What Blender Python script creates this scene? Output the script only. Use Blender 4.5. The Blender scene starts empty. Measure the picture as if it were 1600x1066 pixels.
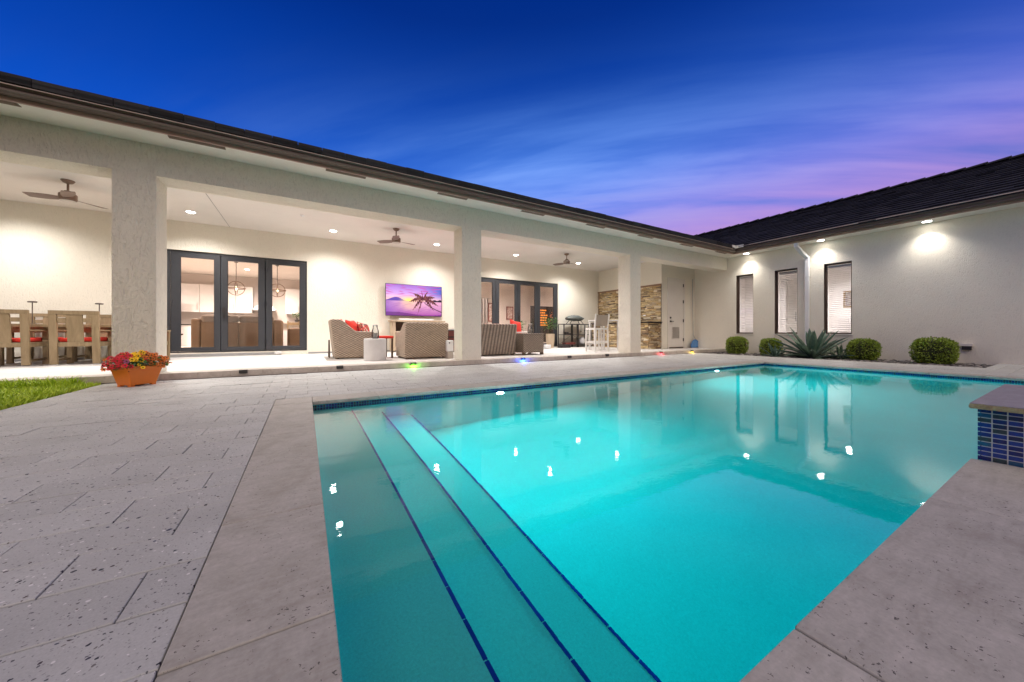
import bpy, bmesh, math, random
from mathutils import Vector, Matrix
random.seed(7)
rad = math.radians
sc = bpy.context.scene
C = sc.collection

# ------------------------------------------------------------------ camera
cd = bpy.data.cameras.new('camera')
cam = bpy.data.objects.new('camera', cd); C.objects.link(cam)
cam.location = (0, 0, 0.70)
cam.rotation_euler = (rad(90), 0, -0.5353)
cd.sensor_width = 36.0
cd.lens = 546.0 / 1600.0 * 36.0
cd.shift_y = -(533.0 - 519.55) / 1600.0
cd.clip_start = 0.02; cd.clip_end = 2000
sc.camera = cam

# ------------------------------------------------------------------ node helper
class NB:
    """small helper around a node tree"""
    def __init__(s, nt):
        s.nt = nt; s.n = nt.nodes; s.l = nt.links
    def new(s, t, **kw):
        n = s.n.new(t)
        for k, v in kw.items(): setattr(n, k, v)
        return n
    def put(s, sock, v):
        if isinstance(v, bpy.types.NodeSocket): s.l.new(v, sock)
        elif v is not None:
            try: sock.default_value = v
            except Exception:
                sock.default_value = (v[0], v[1], v[2], 1.0)
    def m(s, op, a, b=None, c=None, clamp=False):
        n = s.new('ShaderNodeMath', operation=op); n.use_clamp = clamp
        s.put(n.inputs[0], a)
        if b is not None: s.put(n.inputs[1], b)
        if c is not None: s.put(n.inputs[2], c)
        return n.outputs[0]
    def vm(s, op, a, b=None, scale=None):
        n = s.new('ShaderNodeVectorMath', operation=op)
        s.put(n.inputs[0], a)
        if b is not None: s.put(n.inputs[1], b)
        if scale is not None: s.put(n.inputs['Scale'], scale)
        return n.outputs['Value'] if op in ('DOT_PRODUCT', 'LENGTH', 'DISTANCE') else n.outputs[0]
    def mix(s, f, a, b, blend='MIX'):
        n = s.new('ShaderNodeMix', data_type='RGBA', blend_type=blend)
        s.put(n.inputs[0], f)
        for k, v in ((6, a), (7, b)):
            if isinstance(v, bpy.types.NodeSocket): s.l.new(v, n.inputs[k])
            else: n.inputs[k].default_value = (v[0], v[1], v[2], 1)
        return n.outputs[2]
    def ramp(s, f, stops, interp='LINEAR'):
        n = s.new('ShaderNodeValToRGB'); r = n.color_ramp; r.interpolation = interp
        while len(r.elements) < len(stops): r.elements.new(0.5)
        for e, (p, c) in zip(r.elements, stops):
            e.position = p; e.color = (c[0], c[1], c[2], 1) if not isinstance(c, (int, float)) else (c, c, c, 1)
        s.put(n.inputs[0], f)
        return n.outputs[0]
    def sep(s, v):
        n = s.new('ShaderNodeSeparateXYZ'); s.put(n.inputs[0], v); return n.outputs
    def comb(s, x, y, z):
        n = s.new('ShaderNodeCombineXYZ')
        for i, v in enumerate((x, y, z)): s.put(n.inputs[i], v)
        return n.outputs[0]
    def mapping(s, v, scale=(1, 1, 1), rot=(0, 0, 0), loc=(0, 0, 0)):
        n = s.new('ShaderNodeMapping')
        s.put(n.inputs[0], v); n.inputs['Scale'].default_value = scale
        n.inputs['Rotation'].default_value = rot; n.inputs['Location'].default_value = loc
        return n.outputs[0]
    def noise(s, v, scale, detail=4, rough=.55, dist=0, out='Fac'):
        n = s.new('ShaderNodeTexNoise')
        if v is not None: s.put(n.inputs['Vector'], v)
        n.inputs['Scale'].default_value = scale; n.inputs['Detail'].default_value = detail
        n.inputs['Roughness'].default_value = rough; n.inputs['Distortion'].default_value = dist
        return n.outputs[out]
    def voro(s, v, scale, out='Distance', feature='F1', rnd=1):
        n = s.new('ShaderNodeTexVoronoi', feature=feature)
        if v is not None: s.put(n.inputs['Vector'], v)
        n.inputs['Scale'].default_value = scale; n.inputs['Randomness'].default_value = rnd
        return n.outputs[out]
    def bump(s, h, strength=.5, dist=.01, normal=None):
        n = s.new('ShaderNodeBump'); s.put(n.inputs['Height'], h)
        n.inputs['Strength'].default_value = strength; n.inputs['Distance'].default_value = dist
        if normal is not None: s.l.new(normal, n.inputs['Normal'])
        return n.outputs[0]

# ------------------------------------------------------------------ sky (dusk)
world = bpy.data.worlds.new('World'); sc.world = world; world.use_nodes = True
w = NB(world.node_tree); w.n.clear()
tc = w.new('ShaderNodeTexCoord').outputs['Generated']
d = w.vm('NORMALIZE', tc)
X, Y, Z = w.sep(d)
el = w.m('MULTIPLY', w.m('ARCSINE', Z), 180 / math.pi)
az = w.m('MULTIPLY', w.m('ARCTAN2', X, Y), 180 / math.pi)        # degrees from +Y towards +X
def gauss(a0, aw, e0, ew):
    da = w.m('SUBTRACT', az, a0)
    da = w.m('SUBTRACT', w.m('MODULO', w.m('ADD', da, 540.0), 360.0), 180.0)
    u = w.m('POWER', w.m('ABSOLUTE', w.m('DIVIDE', da, aw)), 2.0)
    v = w.m('POWER', w.m('ABSOLUTE', w.m('DIVIDE', w.m('SUBTRACT', el, e0), ew)), 2.0)
    return w.m('EXPONENT', w.m('MULTIPLY', w.m('ADD', u, v), -1.0))
inv = w.m('DIVIDE', 1.0, w.m('ADD', w.m('MAXIMUM', Z, 0.0), 0.22))
pl = w.comb(w.m('MULTIPLY', X, inv), w.m('MULTIPLY', Y, inv), 0.0)
pl = w.mapping(w.mapping(pl, rot=(0, 0, rad(44))), scale=(.55, 2.6, 1))
cl1 = w.noise(pl, 0.9, 6, .55, .6)
cl2 = w.noise(w.mapping(pl, loc=(5, 3, 1)), 2.1, 5, .55, .5)
cl = w.m('SUBTRACT', w.m('ADD', w.m('MULTIPLY', cl1, .65), w.m('MULTIPLY', cl2, .35)), .5)
eln = w.m('ADD', el, w.m('MULTIPLY', cl, 9.0))
base = w.ramp(w.m('DIVIDE', eln, 90.0, clamp=True),
              [(0.0, (.06, .09, .24)), (.13, (.02, .10, .45)), (.23, (.0, .085, .62)), (.31, (.0, .055, .45)), (.46, (.0, .026, .25)), (1.0, (.0, .014, .12))])
g1 = w.m('MULTIPLY', gauss(41, 36, 17, 12), w.m('ADD', 1.08, w.m('MULTIPLY', cl, 4.4)), clamp=True)
col = w.mix(g1, base, (.10, .33, 1.0))
g2 = w.m('MULTIPLY', gauss(66, 36, 14, 8.8), w.m('ADD', 0.80, w.m('MULTIPLY', cl, 4.0)), clamp=True)
col = w.mix(g2, col, (.36, .31, .92))
g3 = w.m('MULTIPLY', gauss(80, 50, 10, 7.6), w.m('ADD', 0.78, w.m('MULTIPLY', cl, 6.0)), clamp=True)
col = w.mix(g3, col, (.60, .24, .58))
g5 = w.m('MULTIPLY', gauss(46, 36, 18, 8.5), w.m('MULTIPLY', w.m('ADD', cl, .03), 5.0), clamp=True)
col = w.mix(w.m('MULTIPLY', g5, .65), col, (.34, .50, 1.0))
g4 = gauss(190, 62, 4, 20)                                        # the paler afterglow lies behind the camera
col = w.mix(g4, col, (.80, .56, .40))
dn = w.m('MULTIPLY', w.m('ADD', Z, 0.03), -14.0, clamp=True)
col = w.mix(dn, col, (.03, .03, .05))
bg = w.new('ShaderNodeBackground'); w.l.new(col, bg.inputs[0]); bg.inputs[1].default_value = 0.82
wo = w.new('ShaderNodeOutputWorld'); w.l.new(bg.outputs[0], wo.inputs[0])

# soft twilight glow of the open sky behind the camera: one weak, very wide sun
sd = bpy.data.lights.new('twilight_sun', 'SUN'); sd.energy = 1.66; sd.angle = rad(70); sd.color = (1.0, .84, .58)
so = bpy.data.objects.new('twilight_sun', sd); C.objects.link(so)
so.rotation_euler = Vector((-.24, -.50, .83)).to_track_quat('Z', 'Y').to_euler()
so.location = (-4, -12, 20)

sc.view_settings.view_transform = 'Standard'; sc.view_settings.look = 'None'
sc.view_settings.exposure = 0.24; sc.view_settings.gamma = 1.0
sc.view_settings.use_curve_mapping = False
cy = sc.cycles
cy.use_denoising = True
cy.max_bounces = 9; cy.diffuse_bounces = 5; cy.glossy_bounces = 4; cy.transmission_bounces = 8; cy.transparent_max_bounces = 12
cy.sample_clamp_indirect = 4.0; cy.blur_glossy = 1.0
cy.caustics_reflective = False

# ------------------------------------------------------------------ mesh helper
class MB:
    def __init__(s): s.v = []; s.f = []; s.mi = []
    def face(s, pts, mi=0):
        i = len(s.v); s.v += [tuple(p) for p in pts]; s.f.append(tuple(range(i, i + len(pts)))); s.mi.append(mi)
    def raw(s, vs, fs, mi=0):
        i = len(s.v); s.v += [tuple(p) for p in vs]
        for f in fs: s.f.append(tuple(i + k for k in f)); s.mi.append(mi)
    def box(s, x0, x1, y0, y1, z0, z1, mi=0, M=None):
        vs = [Vector((x, y, z)) for z in (z0, z1) for y in (y0, y1) for x in (x0, x1)]
        if M is not None: vs = [M @ v for v in vs]
        s.raw(vs, [(0, 2, 3, 1), (4, 5, 7, 6), (0, 1, 5, 4), (2, 6, 7, 3), (0, 4, 6, 2), (1, 3, 7, 5)], mi)
        return s
    def cyl(s, p0, p1, r0, r1=None, n=12, mi=0, caps=True):
        r1 = r0 if r1 is None else r1
        p0 = Vector(p0); p1 = Vector(p1); ax = (p1 - p0).normalized()
        a = ax.orthogonal().normalized(); b = ax.cross(a)
        vs = []
        for p, r in ((p0, r0), (p1, r1)):
            for k in range(n):
                t = 2 * math.pi * k / n; vs.append(p + (a * math.cos(t) + b * math.sin(t)) * r)
        fs = [(k, (k + 1) % n, n + (k + 1) % n, n + k) for k in range(n)]
        if caps: fs += [tuple(reversed(range(n))), tuple(range(n, 2 * n))]
        s.raw(vs, fs, mi); return s
    def lathe(s, prof, c=(0, 0, 0), n=20, mi=0, caps=True):
        vs = []; fs = []
        for (r, z) in prof:
            for k in range(n):
                t = 2 * math.pi * k / n; vs.append((c[0] + r * math.cos(t), c[1] + r * math.sin(t), c[2] + z))
        for j in range(len(prof) - 1):
            for k in range(n):
                fs.append((j * n + k, j * n + (k + 1) % n, (j + 1) * n + (k + 1) % n, (j + 1) * n + k))
        if caps: fs.append(tuple(reversed(range(n)))); fs.append(tuple((len(prof) - 1) * n + k for k in range(n)))
        s.raw(vs, fs, mi); return s
    def prism(s, poly, f, a, b, mi=0):
        """poly: 2-D outline, f(u, v, t) -> 3-D point, from t=a to t=b"""
        n = len(poly)
        vs = [f(u, v, a) for u, v in poly] + [f(u, v, b) for u, v in poly]
        fs = [(k, (k + 1) % n, n + (k + 1) % n, n + k) for k in range(n)]
        fs += [tuple(reversed(range(n))), tuple(range(n, 2 * n))]
        s.raw(vs, fs, mi); return s
    def tube(s, path, r, n=8, mi=0):
        path = [Vector(p) for p in path]; vs = []; fs = []
        up = Vector((0.31, 0.17, 0.93))
        for i, p in enumerate(path):
            t = (path[min(i + 1, len(path) - 1)] - path[max(i - 1, 0)]).normalized()
            a = t.cross(up).normalized(); b = t.cross(a)
            rr = r[i] if isinstance(r, (list, tuple)) else r
            for k in range(n):
                q = 2 * math.pi * k / n; vs.append(p + (a * math.cos(q) + b * math.sin(q)) * rr)
        for j in range(len(path) - 1):
            for k in range(n):
                fs.append((j * n + k, j * n + (k + 1) % n, (j + 1) * n + (k + 1) % n, (j + 1) * n + k))
        fs.append(tuple(reversed(range(n)))); fs.append(tuple((len(path) - 1) * n + k for k in range(n)))
        s.raw(vs, fs, mi); return s
    def mesh(s, name, mats, smooth=False):
        me = bpy.data.meshes.new(name); me.from_pydata(s.v, [], s.f); me.validate(); me.update()
        for m_ in (mats if isinstance(mats, (list, tuple)) else [mats]): me.materials.append(m_)
        if any(s.mi): me.polygons.foreach_set('material_index', s.mi[:len(me.polygons)])
        bm = bmesh.new(); bm.from_mesh(me); bmesh.ops.recalc_face_normals(bm, faces=bm.faces)
        if smooth:
            for f in bm.faces: f.smooth = True
        bm.to_mesh(me); bm.free()
        return me
    def build(s, name, mats, parent=None, loc=(0, 0, 0), bevel=0, smooth=False, seg=2, weld=False):
        o = bpy.data.objects.new(name, s.mesh(name, mats, smooth)); C.objects.link(o)
        o.parent = parent; o.location = loc
        if weld:
            md = o.modifiers.new('weld', 'WELD'); md.merge_threshold = .0005
        if bevel:
            md = o.modifiers.new('bevel', 'BEVEL'); md.width = bevel; md.segments = seg; md.limit_method = 'ANGLE'; md.angle_limit = rad(35)
        return o

def tag(o, label=None, cat=None, group=None, kind=None):
    if label: o['label'] = label
    if cat: o['category'] = cat
    if group: o['group'] = group
    if kind: o['kind'] = kind
    return o
def thing(name, label, cat, loc=(0, 0, 0), rz=0, group=None):
    o = bpy.data.objects.new(name, None); C.objects.link(o); o.empty_display_size = .1
    o.location = loc; o.rotation_euler = (0, 0, rz)
    return tag(o, label, cat, group)
def inst(name, me, parent=None, loc=(0, 0, 0), rot=(0, 0, 0), scale=(1, 1, 1)):
    o = bpy.data.objects.new(name, me); C.objects.link(o); o.parent = parent
    o.location = loc; o.rotation_euler = rot; o.scale = scale
    return o
def copy_tree(o, parent=None):
    c = o.copy(); C.objects.link(c); c.parent = parent
    for ch in o.children: copy_tree(ch, c)
    return c
def lamp(name, kind, parent, loc, energy, color=(1, 1, 1), direction=(0, 0, -1), **kw):
    ld = bpy.data.lights.new(name, kind); ld.energy = energy; ld.color = color
    for k, v in kw.items(): setattr(ld, k, v)
    o = bpy.data.objects.new(name, ld); C.objects.link(o); o.parent = parent; o.location = loc
    o.rotation_euler = (-Vector(direction)).to_track_quat('Z', 'Y').to_euler()
    return o

# ------------------------------------------------------------------ materials
def mat(name, color=(.5, .5, .5), rough=.6, metal=0, spec=None, fn=None, **kw):
    m = bpy.data.materials.new(name); m.use_nodes = True
    b = NB(m.node_tree); p = b.n['Principled BSDF']
    p.inputs['Base Color'].default_value = (*color, 1); p.inputs['Roughness'].default_value = rough
    p.inputs['Metallic'].default_value = metal
    if spec is not None: p.inputs['Specular IOR Level'].default_value = spec
    for k, v in kw.items(): b.put(p.inputs[k], v)
    if fn:
        co = b.new('ShaderNodeTexCoord').outputs['Object']
        oi = b.new('ShaderNodeObjectInfo')
        fn(b, p, co, oi.outputs['Random'])
    return m
def var(b, co, c, amt=.12, scale=3.0, rnd=None, ramt=.0):
    """colour with soft blotches and a little variation from piece to piece"""
    n = b.noise(co, scale, 5, .6)
    f = b.m('MULTIPLY_ADD', b.m('SUBTRACT', n, .5), amt * 4, 1.0)
    if rnd is not None and ramt: f = b.m('ADD', f, b.m('MULTIPLY', b.m('SUBTRACT', rnd, .5), ramt * 2))
    return b.vm('SCALE', (c[0], c[1], c[2]), scale=f)
def simple(c, amt=.06, scale=6.0, rough=.6, bump=0, bscale=40, bdist=.004, ramt=0, **kw):
    def fn(b, p, co, rnd):
        b.l.new(var(b, co, c, amt, scale, rnd, ramt), p.inputs['Base Color'])
        r = b.m('MULTIPLY_ADD', b.noise(co, scale * 2.3, 3), .25, rough - .12, clamp=True)
        b.l.new(r, p.inputs['Roughness'])
        if bump: b.l.new(b.bump(b.noise(co, bscale, 5, .6), bump, bdist), p.inputs['Normal'])
    return fn

def f_stucco(c, strength=.55, sc_=30):
    def fn(b, p, co, rnd):
        # knock-down stucco: vertically drawn ridges broken by a distorted noise
        q = b.mapping(co, scale=(1, 1, .36))
        warp = b.noise(co, 5.0, 3, .5, out='Color')
        q = b.vm('ADD', q, b.vm('SCALE', b.vm('SUBTRACT', warp, (.5, .5, .5)), scale=.10))
        n1 = b.noise(q, sc_, 4, .55, .4)
        ridge = b.m('SUBTRACT', 1.0, b.m('ABSOLUTE', b.m('MULTIPLY', b.m('SUBTRACT', n1, .5), 4.0)), clamp=True)
        n2 = b.noise(co, 90, 3, .6)
        h = b.m('ADD', b.m('MULTIPLY', ridge, .8), b.m('MULTIPLY', n2, .25))
        b.l.new(b.bump(h, strength, .018), p.inputs['Normal'])
        big = b.noise(co, .7, 4, .6)
        k = b.m('MULTIPLY_ADD', b.m('SUBTRACT', big, .5), .22, 1.0)
        k = b.m('ADD', k, b.m('MULTIPLY', b.m('SUBTRACT', ridge, .45), .17 * strength))  # ridges paler, hollows darker: shade of the relief put into the colour
        b.l.new(b.vm('SCALE', c, scale=k), p.inputs['Base Color'])
    return fn
M = {}
M['stucco'] = mat('stucco', rough=.85, spec=.25, fn=f_stucco((.76, .71, .61), .42, 34))
M['stucco_combed'] = mat('stucco_combed', rough=.85, spec=.25, fn=f_stucco((.76, .71, .61), .85, 27))
M['soffit'] = mat('soffit_paint', rough=.85, spec=.2, fn=f_stucco((.80, .775, .71), .15, 40))
M['ceiling'] = mat('ceiling_stucco', rough=.9, spec=.2, fn=f_stucco((.76, .73, .69), .3))
M['interior_wall'] = mat('interior_paint', (.72, .66, .63), .8, fn=simple((.72, .66, .63), .03, 2, .8))
M['interior_ceiling'] = mat('interior_ceiling', (.75, .70, .66), .85, fn=simple((.74, .69, .65), .02, 2, .85))
M['int_floor'] = mat('interior_floor', (.62, .56, .5), .35, fn=simple((.62, .56, .50), .06, 3, .35))
M['white_lacquer'] = mat('white_lacquer', (.78, .77, .78), .35, fn=simple((.78, .77, .78), .02, 3, .35))

def f_travertine(c, pit=1.0, ramt=.07):
    def fn(b, p, co, rnd):
        off = b.vm('ADD', co, b.comb(b.m('MULTIPLY', rnd, 37.0), b.m('MULTIPLY', rnd, 19.0), 0.0))
        big = b.m('ADD', b.m('MULTIPLY', b.noise(b.mapping(off, scale=(1.6, 1, 1)), 3.2, 6, .62, .8), .6), b.m('MULTIPLY', b.noise(b.mapping(off, scale=(.8, 4.5, 1), rot=(0, 0, .35)), 7, 6, .65, .5), .4))
        mid = b.noise(off, 16, 5, .65)
        col = b.ramp(big, [(.30, (c[0] * .74, c[1] * .70, c[2] * .66)), (.5, c), (.66, (c[0] * 1.18, c[1] * 1.17, c[2] * 1.20))])
        k = b.m('ADD', b.m('MULTIPLY_ADD', b.m('SUBTRACT', mid, .5), .35, 1.0), b.m('MULTIPLY', b.m('SUBTRACT', rnd, .5), ramt * 2))
        col = b.vm('SCALE', col, scale=k)
        wv = b.vm('ADD', off, b.vm('SCALE', b.vm('SUBTRACT', b.noise(off, 34, 4, .7, out='Color'), (.5, .5, .5)), scale=.045))
        vd = b.voro(b.mapping(wv, scale=(1, 1.6, 1)), 80)
        vc = b.sep(b.voro(b.mapping(wv, scale=(1, 1.6, 1)), 80, 'Color'))[0]
        dens = b.noise(off, 4.5, 3, .6)
        lim = b.m('MULTIPLY', b.m('SUBTRACT', b.m('ADD', vc, b.m('MULTIPLY', dens, 1.1)), 1.20, clamp=True), .80 * pit)
        pits = b.m('LESS_THAN', vd, lim)
        spk = b.noise(off, 75, 3, .7)
        col = b.vm('SCALE', col, scale=b.m('MULTIPLY_ADD', b.m('SUBTRACT', spk, .5), .45, 1.0))
        col = b.mix(b.m('MULTIPLY', pits, .82), col, (.05, .042, .04))
        b.l.new(col, p.inputs['Base Color'])
        h = b.m('SUBTRACT', b.m('MULTIPLY', mid, .25), b.m('MULTIPLY', pits, 1.0))
        b.l.new(b.bump(h, .6, .004), p.inputs['Normal'])
        b.l.new(b.m('MULTIPLY_ADD', big, .3, .42), p.inputs['Roughness'])
    return fn
M['coping'] = mat('travertine', rough=.6, spec=.35, fn=f_travertine((.40, .378, .345)))

def f_shell(b, p, co, rnd):
    off = b.vm('ADD', co, b.comb(b.m('MULTIPLY', rnd, 53.0), b.m('MULTIPLY', rnd, 31.0), 0.0))
    mid = b.noise(off, 7, 5, .6); fine = b.noise(off, 150, 3, .7)
    base = b.vm('SCALE', (.44, .44, .435), scale=b.m('ADD', b.m('ADD', b.m('MULTIPLY_ADD', b.m('SUBTRACT', mid, .5), .28, 1.0), b.m('MULTIPLY', b.m('SUBTRACT', b.noise(b.new('ShaderNodeNewGeometry').outputs['Position'], 1.3, 5, .65), .5), .42)),
               b.m('ADD', b.m('MULTIPLY', b.m('SUBTRACT', fine, .5), .50), b.m('MULTIPLY', b.m('SUBTRACT', rnd, .5), .12))))
    def chips(scale, lo, size, seed):
        q = b.mapping(off, scale=(1, 1, .3), rot=(0, 0, seed), loc=(seed * 3, seed, 0))
        q = b.vm('ADD', q, b.vm('SCALE', b.vm('SUBTRACT', b.noise(off, 60, 2, out='Color'), (.5, .5, .5)), scale=.012))
        dd = b.voro(q, scale); cc = b.sep(b.voro(q, scale, 'Color'))
        on = b.m('MULTIPLY', b.m('GREATER_THAN', cc[0], lo), b.m('LESS_THAN', dd, b.m('MULTIPLY', cc[1], size)))
        return on, cc[2]
    d1, k1 = chips(56, .82, .40, .4); d2, k2 = chips(100, .74, .38, 1.3); d3, k3 = chips(70, .80, .34, 2.2); d4, k4 = chips(150, .62, .4, 2.9)
    dark = b.ramp(k1, [(0, (.02, .02, .03)), (.55, (.035, .04, .07)), (.8, (.09, .06, .05)), (1, (.02, .03, .09))])
    col = b.mix(b.m('MULTIPLY', d3, .8), base, (.74, .72, .72))
    col = b.mix(b.m('MULTIPLY', d4, .55), col, (.16, .15, .16))
    col = b.mix(b.m('MULTIPLY', d2, .9), col, b.ramp(k2, [(0, (.06, .06, .075)), (1, (.17, .15, .14))]))
    col = b.mix(d1, col, dark)
    b.l.new(col, p.inputs['Base Color'])
    h = b.m('SUBTRACT', b.m('MULTIPLY', fine, .4), b.m('MULTIPLY', b.m('ADD', d1, d2), .35))
    b.l.new(b.bump(h, .5, .003), p.inputs['Normal'])
    b.l.new(b.m('MULTIPLY_ADD', mid, .25, .48), p.inputs['Roughness'])
M['paver'] = mat('shellstone', rough=.6, spec=.35, fn=f_shell)
M['sand'] = mat('joint_sand', (.16, .14, .125), .95, fn=simple((.13, .115, .105), .2, 30, .95, .5, 120))
M['patio_tile'] = mat('patio_tile', rough=.5, fn=simple((.62, .59, .56), .05, 5, .5, .2, 60, .002, ramt=.05))
M['edge_stone'] = mat('edge_stone', rough=.6, fn=f_travertine((.47, .42, .37), .5))
M['sill'] = mat('grey_sill', rough=.6, fn=simple((.28, .27, .26), .1, 8, .6))

# pool
def f_plaster(b, p, co, rnd):
    n = b.noise(co, 110, 4, .75); n2 = b.noise(co, 2.2, 4, .6); n3 = b.noise(co, 320, 2, .7)
    k = b.m('ADD', b.m('MULTIPLY_ADD', b.m('SUBTRACT', n, .5), .55, 1.0), b.m('ADD', b.m('MULTIPLY', b.m('SUBTRACT', n2, .5), .16), b.m('MULTIPLY', b.m('SUBTRACT', n3, .5), .4)))
    b.l.new(b.vm('SCALE', (.075, .64, .65), scale=k), p.inputs['Base Color'])
M['plaster'] = mat('pebble_plaster', rough=.8, spec=.2, fn=f_plaster)
M['nosing'] = mat('cobalt_tile', (.004, .03, .30), .2, fn=simple((.006, .035, .34), .15, 9, .2, ramt=.18))
M['grout'] = mat('grout', (.62, .58, .52), .9, fn=simple((.62, .58, .52), .08, 30, .9))
def f_mosaic(b, p, co, rnd):
    pos = b.new('ShaderNodeNewGeometry').outputs['Random Per Island']
    r = b.m('FRACT', b.m('ADD', b.m('MULTIPLY', pos, 7.31), b.m('MULTIPLY', rnd, 3.7)))
    col = b.ramp(r, [(0, (.004, .012, .11)), (.22, (.006, .03, .20)), (.42, (.008, .014, .06)), (.58, (.012, .075, .16)), (.76, (.03, .045, .05)), (.9, (.01, .02, .16))], 'CONSTANT')
    n = b.noise(co, 70, 3, .6)
    b.l.new(b.vm('SCALE', col, scale=b.m('MULTIPLY_ADD', n, .9, .6)), p.inputs['Base Color'])
    b.l.new(b.bump(b.noise(co, 30, 2), .15, .002), p.inputs['Normal'])
M['mosaic'] = mat('glass_mosaic', rough=.12, spec=.6, fn=f_mosaic)

def water_material():
    m = bpy.data.materials.new('pool_water'); m.use_nodes = True; b = NB(m.node_tree); b.n.clear()
    co = b.new('ShaderNodeTexCoord').outputs['Object']
    q = b.mapping(co, scale=(1.0, 1.7, 1), rot=(0, 0, .3))
    h = b.m('ADD', b.m('MULTIPLY', b.noise(q, 2.2, 2, .5, .6), .6), b.m('ADD', b.m('MULTIPLY', b.noise(b.mapping(q, loc=(7, 2, 0)), 9, 2, .5, .3), .16), b.m('MULTIPLY', b.noise(b.mapping(q, loc=(3, 9, 0)), 26, 2, .5), .10)))
    # a stretch of livelier water in front of the far corner, where the return jet comes in
    X, Y, Z = b.sep(co)
    jet = b.m('EXPONENT', b.m('MULTIPLY', b.m('ADD', b.m('POWER', b.m('ABSOLUTE', b.m('DIVIDE', b.m('SUBTRACT', X, 1.1), 1.0)), 2.0),
                                               b.m('POWER', b.m('ABSOLUTE', b.m('DIVIDE', b.m('SUBTRACT', Y, 3.4), .8)), 2.0)), -1.0))
    h = b.m('ADD', h, b.m('MULTIPLY', b.m('MULTIPLY', b.noise(b.mapping(co, scale=(1, 2.2, 1)), 14, 3, .55, .5), jet), .9))
    bp = b.bump(h, .085, .02)
    g = b.new('ShaderNodeBsdfGlass'); g.inputs['IOR'].default_value = 1.333; g.inputs['Roughness'].default_value = 0.0
    g.inputs['Color'].default_value = (1, 1, 1, 1); b.l.new(bp, g.inputs['Normal'])
    va = b.new('ShaderNodeVolumeAbsorption'); va.inputs['Color'].default_value = (.0, .855, .875, 1); va.inputs['Density'].default_value = .8
    o = b.new('ShaderNodeOutputMaterial'); b.l.new(g.outputs[0], o.inputs[0]); b.l.new(va.outputs[0], o.inputs[1])
    return m
M['water'] = water_material()

# metals, frames, glass
M['black_frame'] = mat('charcoal_aluminium', (.035, .037, .043), .42, fn=simple((.034, .036, .042), .1, 12, .42))
M['black_metal'] = mat('black_metal', (.02, .02, .02), .4, fn=simple((.022, .02, .02), .1, 20, .4))
M['bronze'] = mat('bronze_aluminium', (.17, .125, .105), .45, fn=simple((.095, .068, .054), .07, 4, .45))
M['bronze_light'] = mat('bronze_fascia', (.34, .25, .215), .5, fn=simple((.42, .28, .225), .07, 4, .5))
M['lit_drip'] = mat('lit_drip_edge', (.42, .36, .30), .5, fn=simple((.50, .38, .32), .07, 4, .5))  # paler than the gutter: the lit edge of its lip put into the colour
M['vent_brown'] = mat('vent_brown', (.26, .19, .15), .6, fn=simple((.26, .19, .15), .08, 9, .6))
M['fan_bronze'] = mat('fan_bronze', (.22, .14, .10), .4, metal=.35, fn=simple((.20, .13, .095), .1, 10, .4))
M['fan_blade'] = mat('fan_blade', (.20, .14, .12), .5, fn=simple((.20, .14, .115), .12, 8, .5))
M['steel'] = mat('brushed_steel', (.55, .55, .56), .3, metal=1.0, fn=simple((.55, .55, .56), .05, 10, .3))
M['white_metal'] = mat('white_aluminium', (.72, .70, .67), .4, fn=simple((.72, .70, .67), .05, 8, .4))
M['white_plastic'] = mat('white_plastic', (.75, .75, .76), .35, fn=simple((.75, .75, .76), .03, 6, .35))
M['pipe_white'] = mat('downspout_paint', (.74, .74, .75), .4, fn=simple((.74, .74, .75), .04, 5, .4))
def glass_material(name, tint=(1, 1, 1), refl=1.0):
    m = bpy.data.materials.new(name); m.use_nodes = True; b = NB(m.node_tree); b.n.clear()
    t = b.new('ShaderNodeBsdfTransparent'); t.inputs[0].default_value = (*tint, 1)
    g = b.new('ShaderNodeBsdfGlossy'); g.inputs['Roughness'].default_value = .01
    fr = b.new('ShaderNodeFresnel'); fr.inputs[0].default_value = 1.5
    mx = b.new('ShaderNodeMixShader'); b.l.new(b.m('MULTIPLY', fr.outputs[0], refl, clamp=True), mx.inputs[0])
    b.l.new(t.outputs[0], mx.inputs[1]); b.l.new(g.outputs[0], mx.inputs[2])
    o = b.new('ShaderNodeOutputMaterial'); b.l.new(mx.outputs[0], o.inputs[0])
    return m
M['glass'] = glass_material('window_glass', (.93, .92, .92), .8)
M['clear_glass'] = glass_material('clear_glass', (.90, .92, .92), 1.6)
def emit(name, c, s):
    m = bpy.data.materials.new(name); m.use_nodes = True; b = NB(m.node_tree); b.n.clear()
    e = b.new('ShaderNodeEmission'); e.inputs[0].default_value = (*c, 1); e.inputs[1].default_value = s
    o = b.new('ShaderNodeOutputMaterial'); b.l.new(e.outputs[0], o.inputs[0]); return m
M['lens'] = emit('downlight_lens', (1, .95, .86), 30)
M['pool_lens'] = emit('pool_light_lens', (1, 1, .92), 26)
M['bulb'] = emit('warm_bulb', (1, .8, .5), 6)
for nm, c in (('green', (.15, 1, .03)), ('blue', (.02, .10, 1)), ('red', (1, .06, .09)), ('yellow', (1, .62, .05))):
    M['led_' + nm] = emit('led_' + nm, c, 6)

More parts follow.
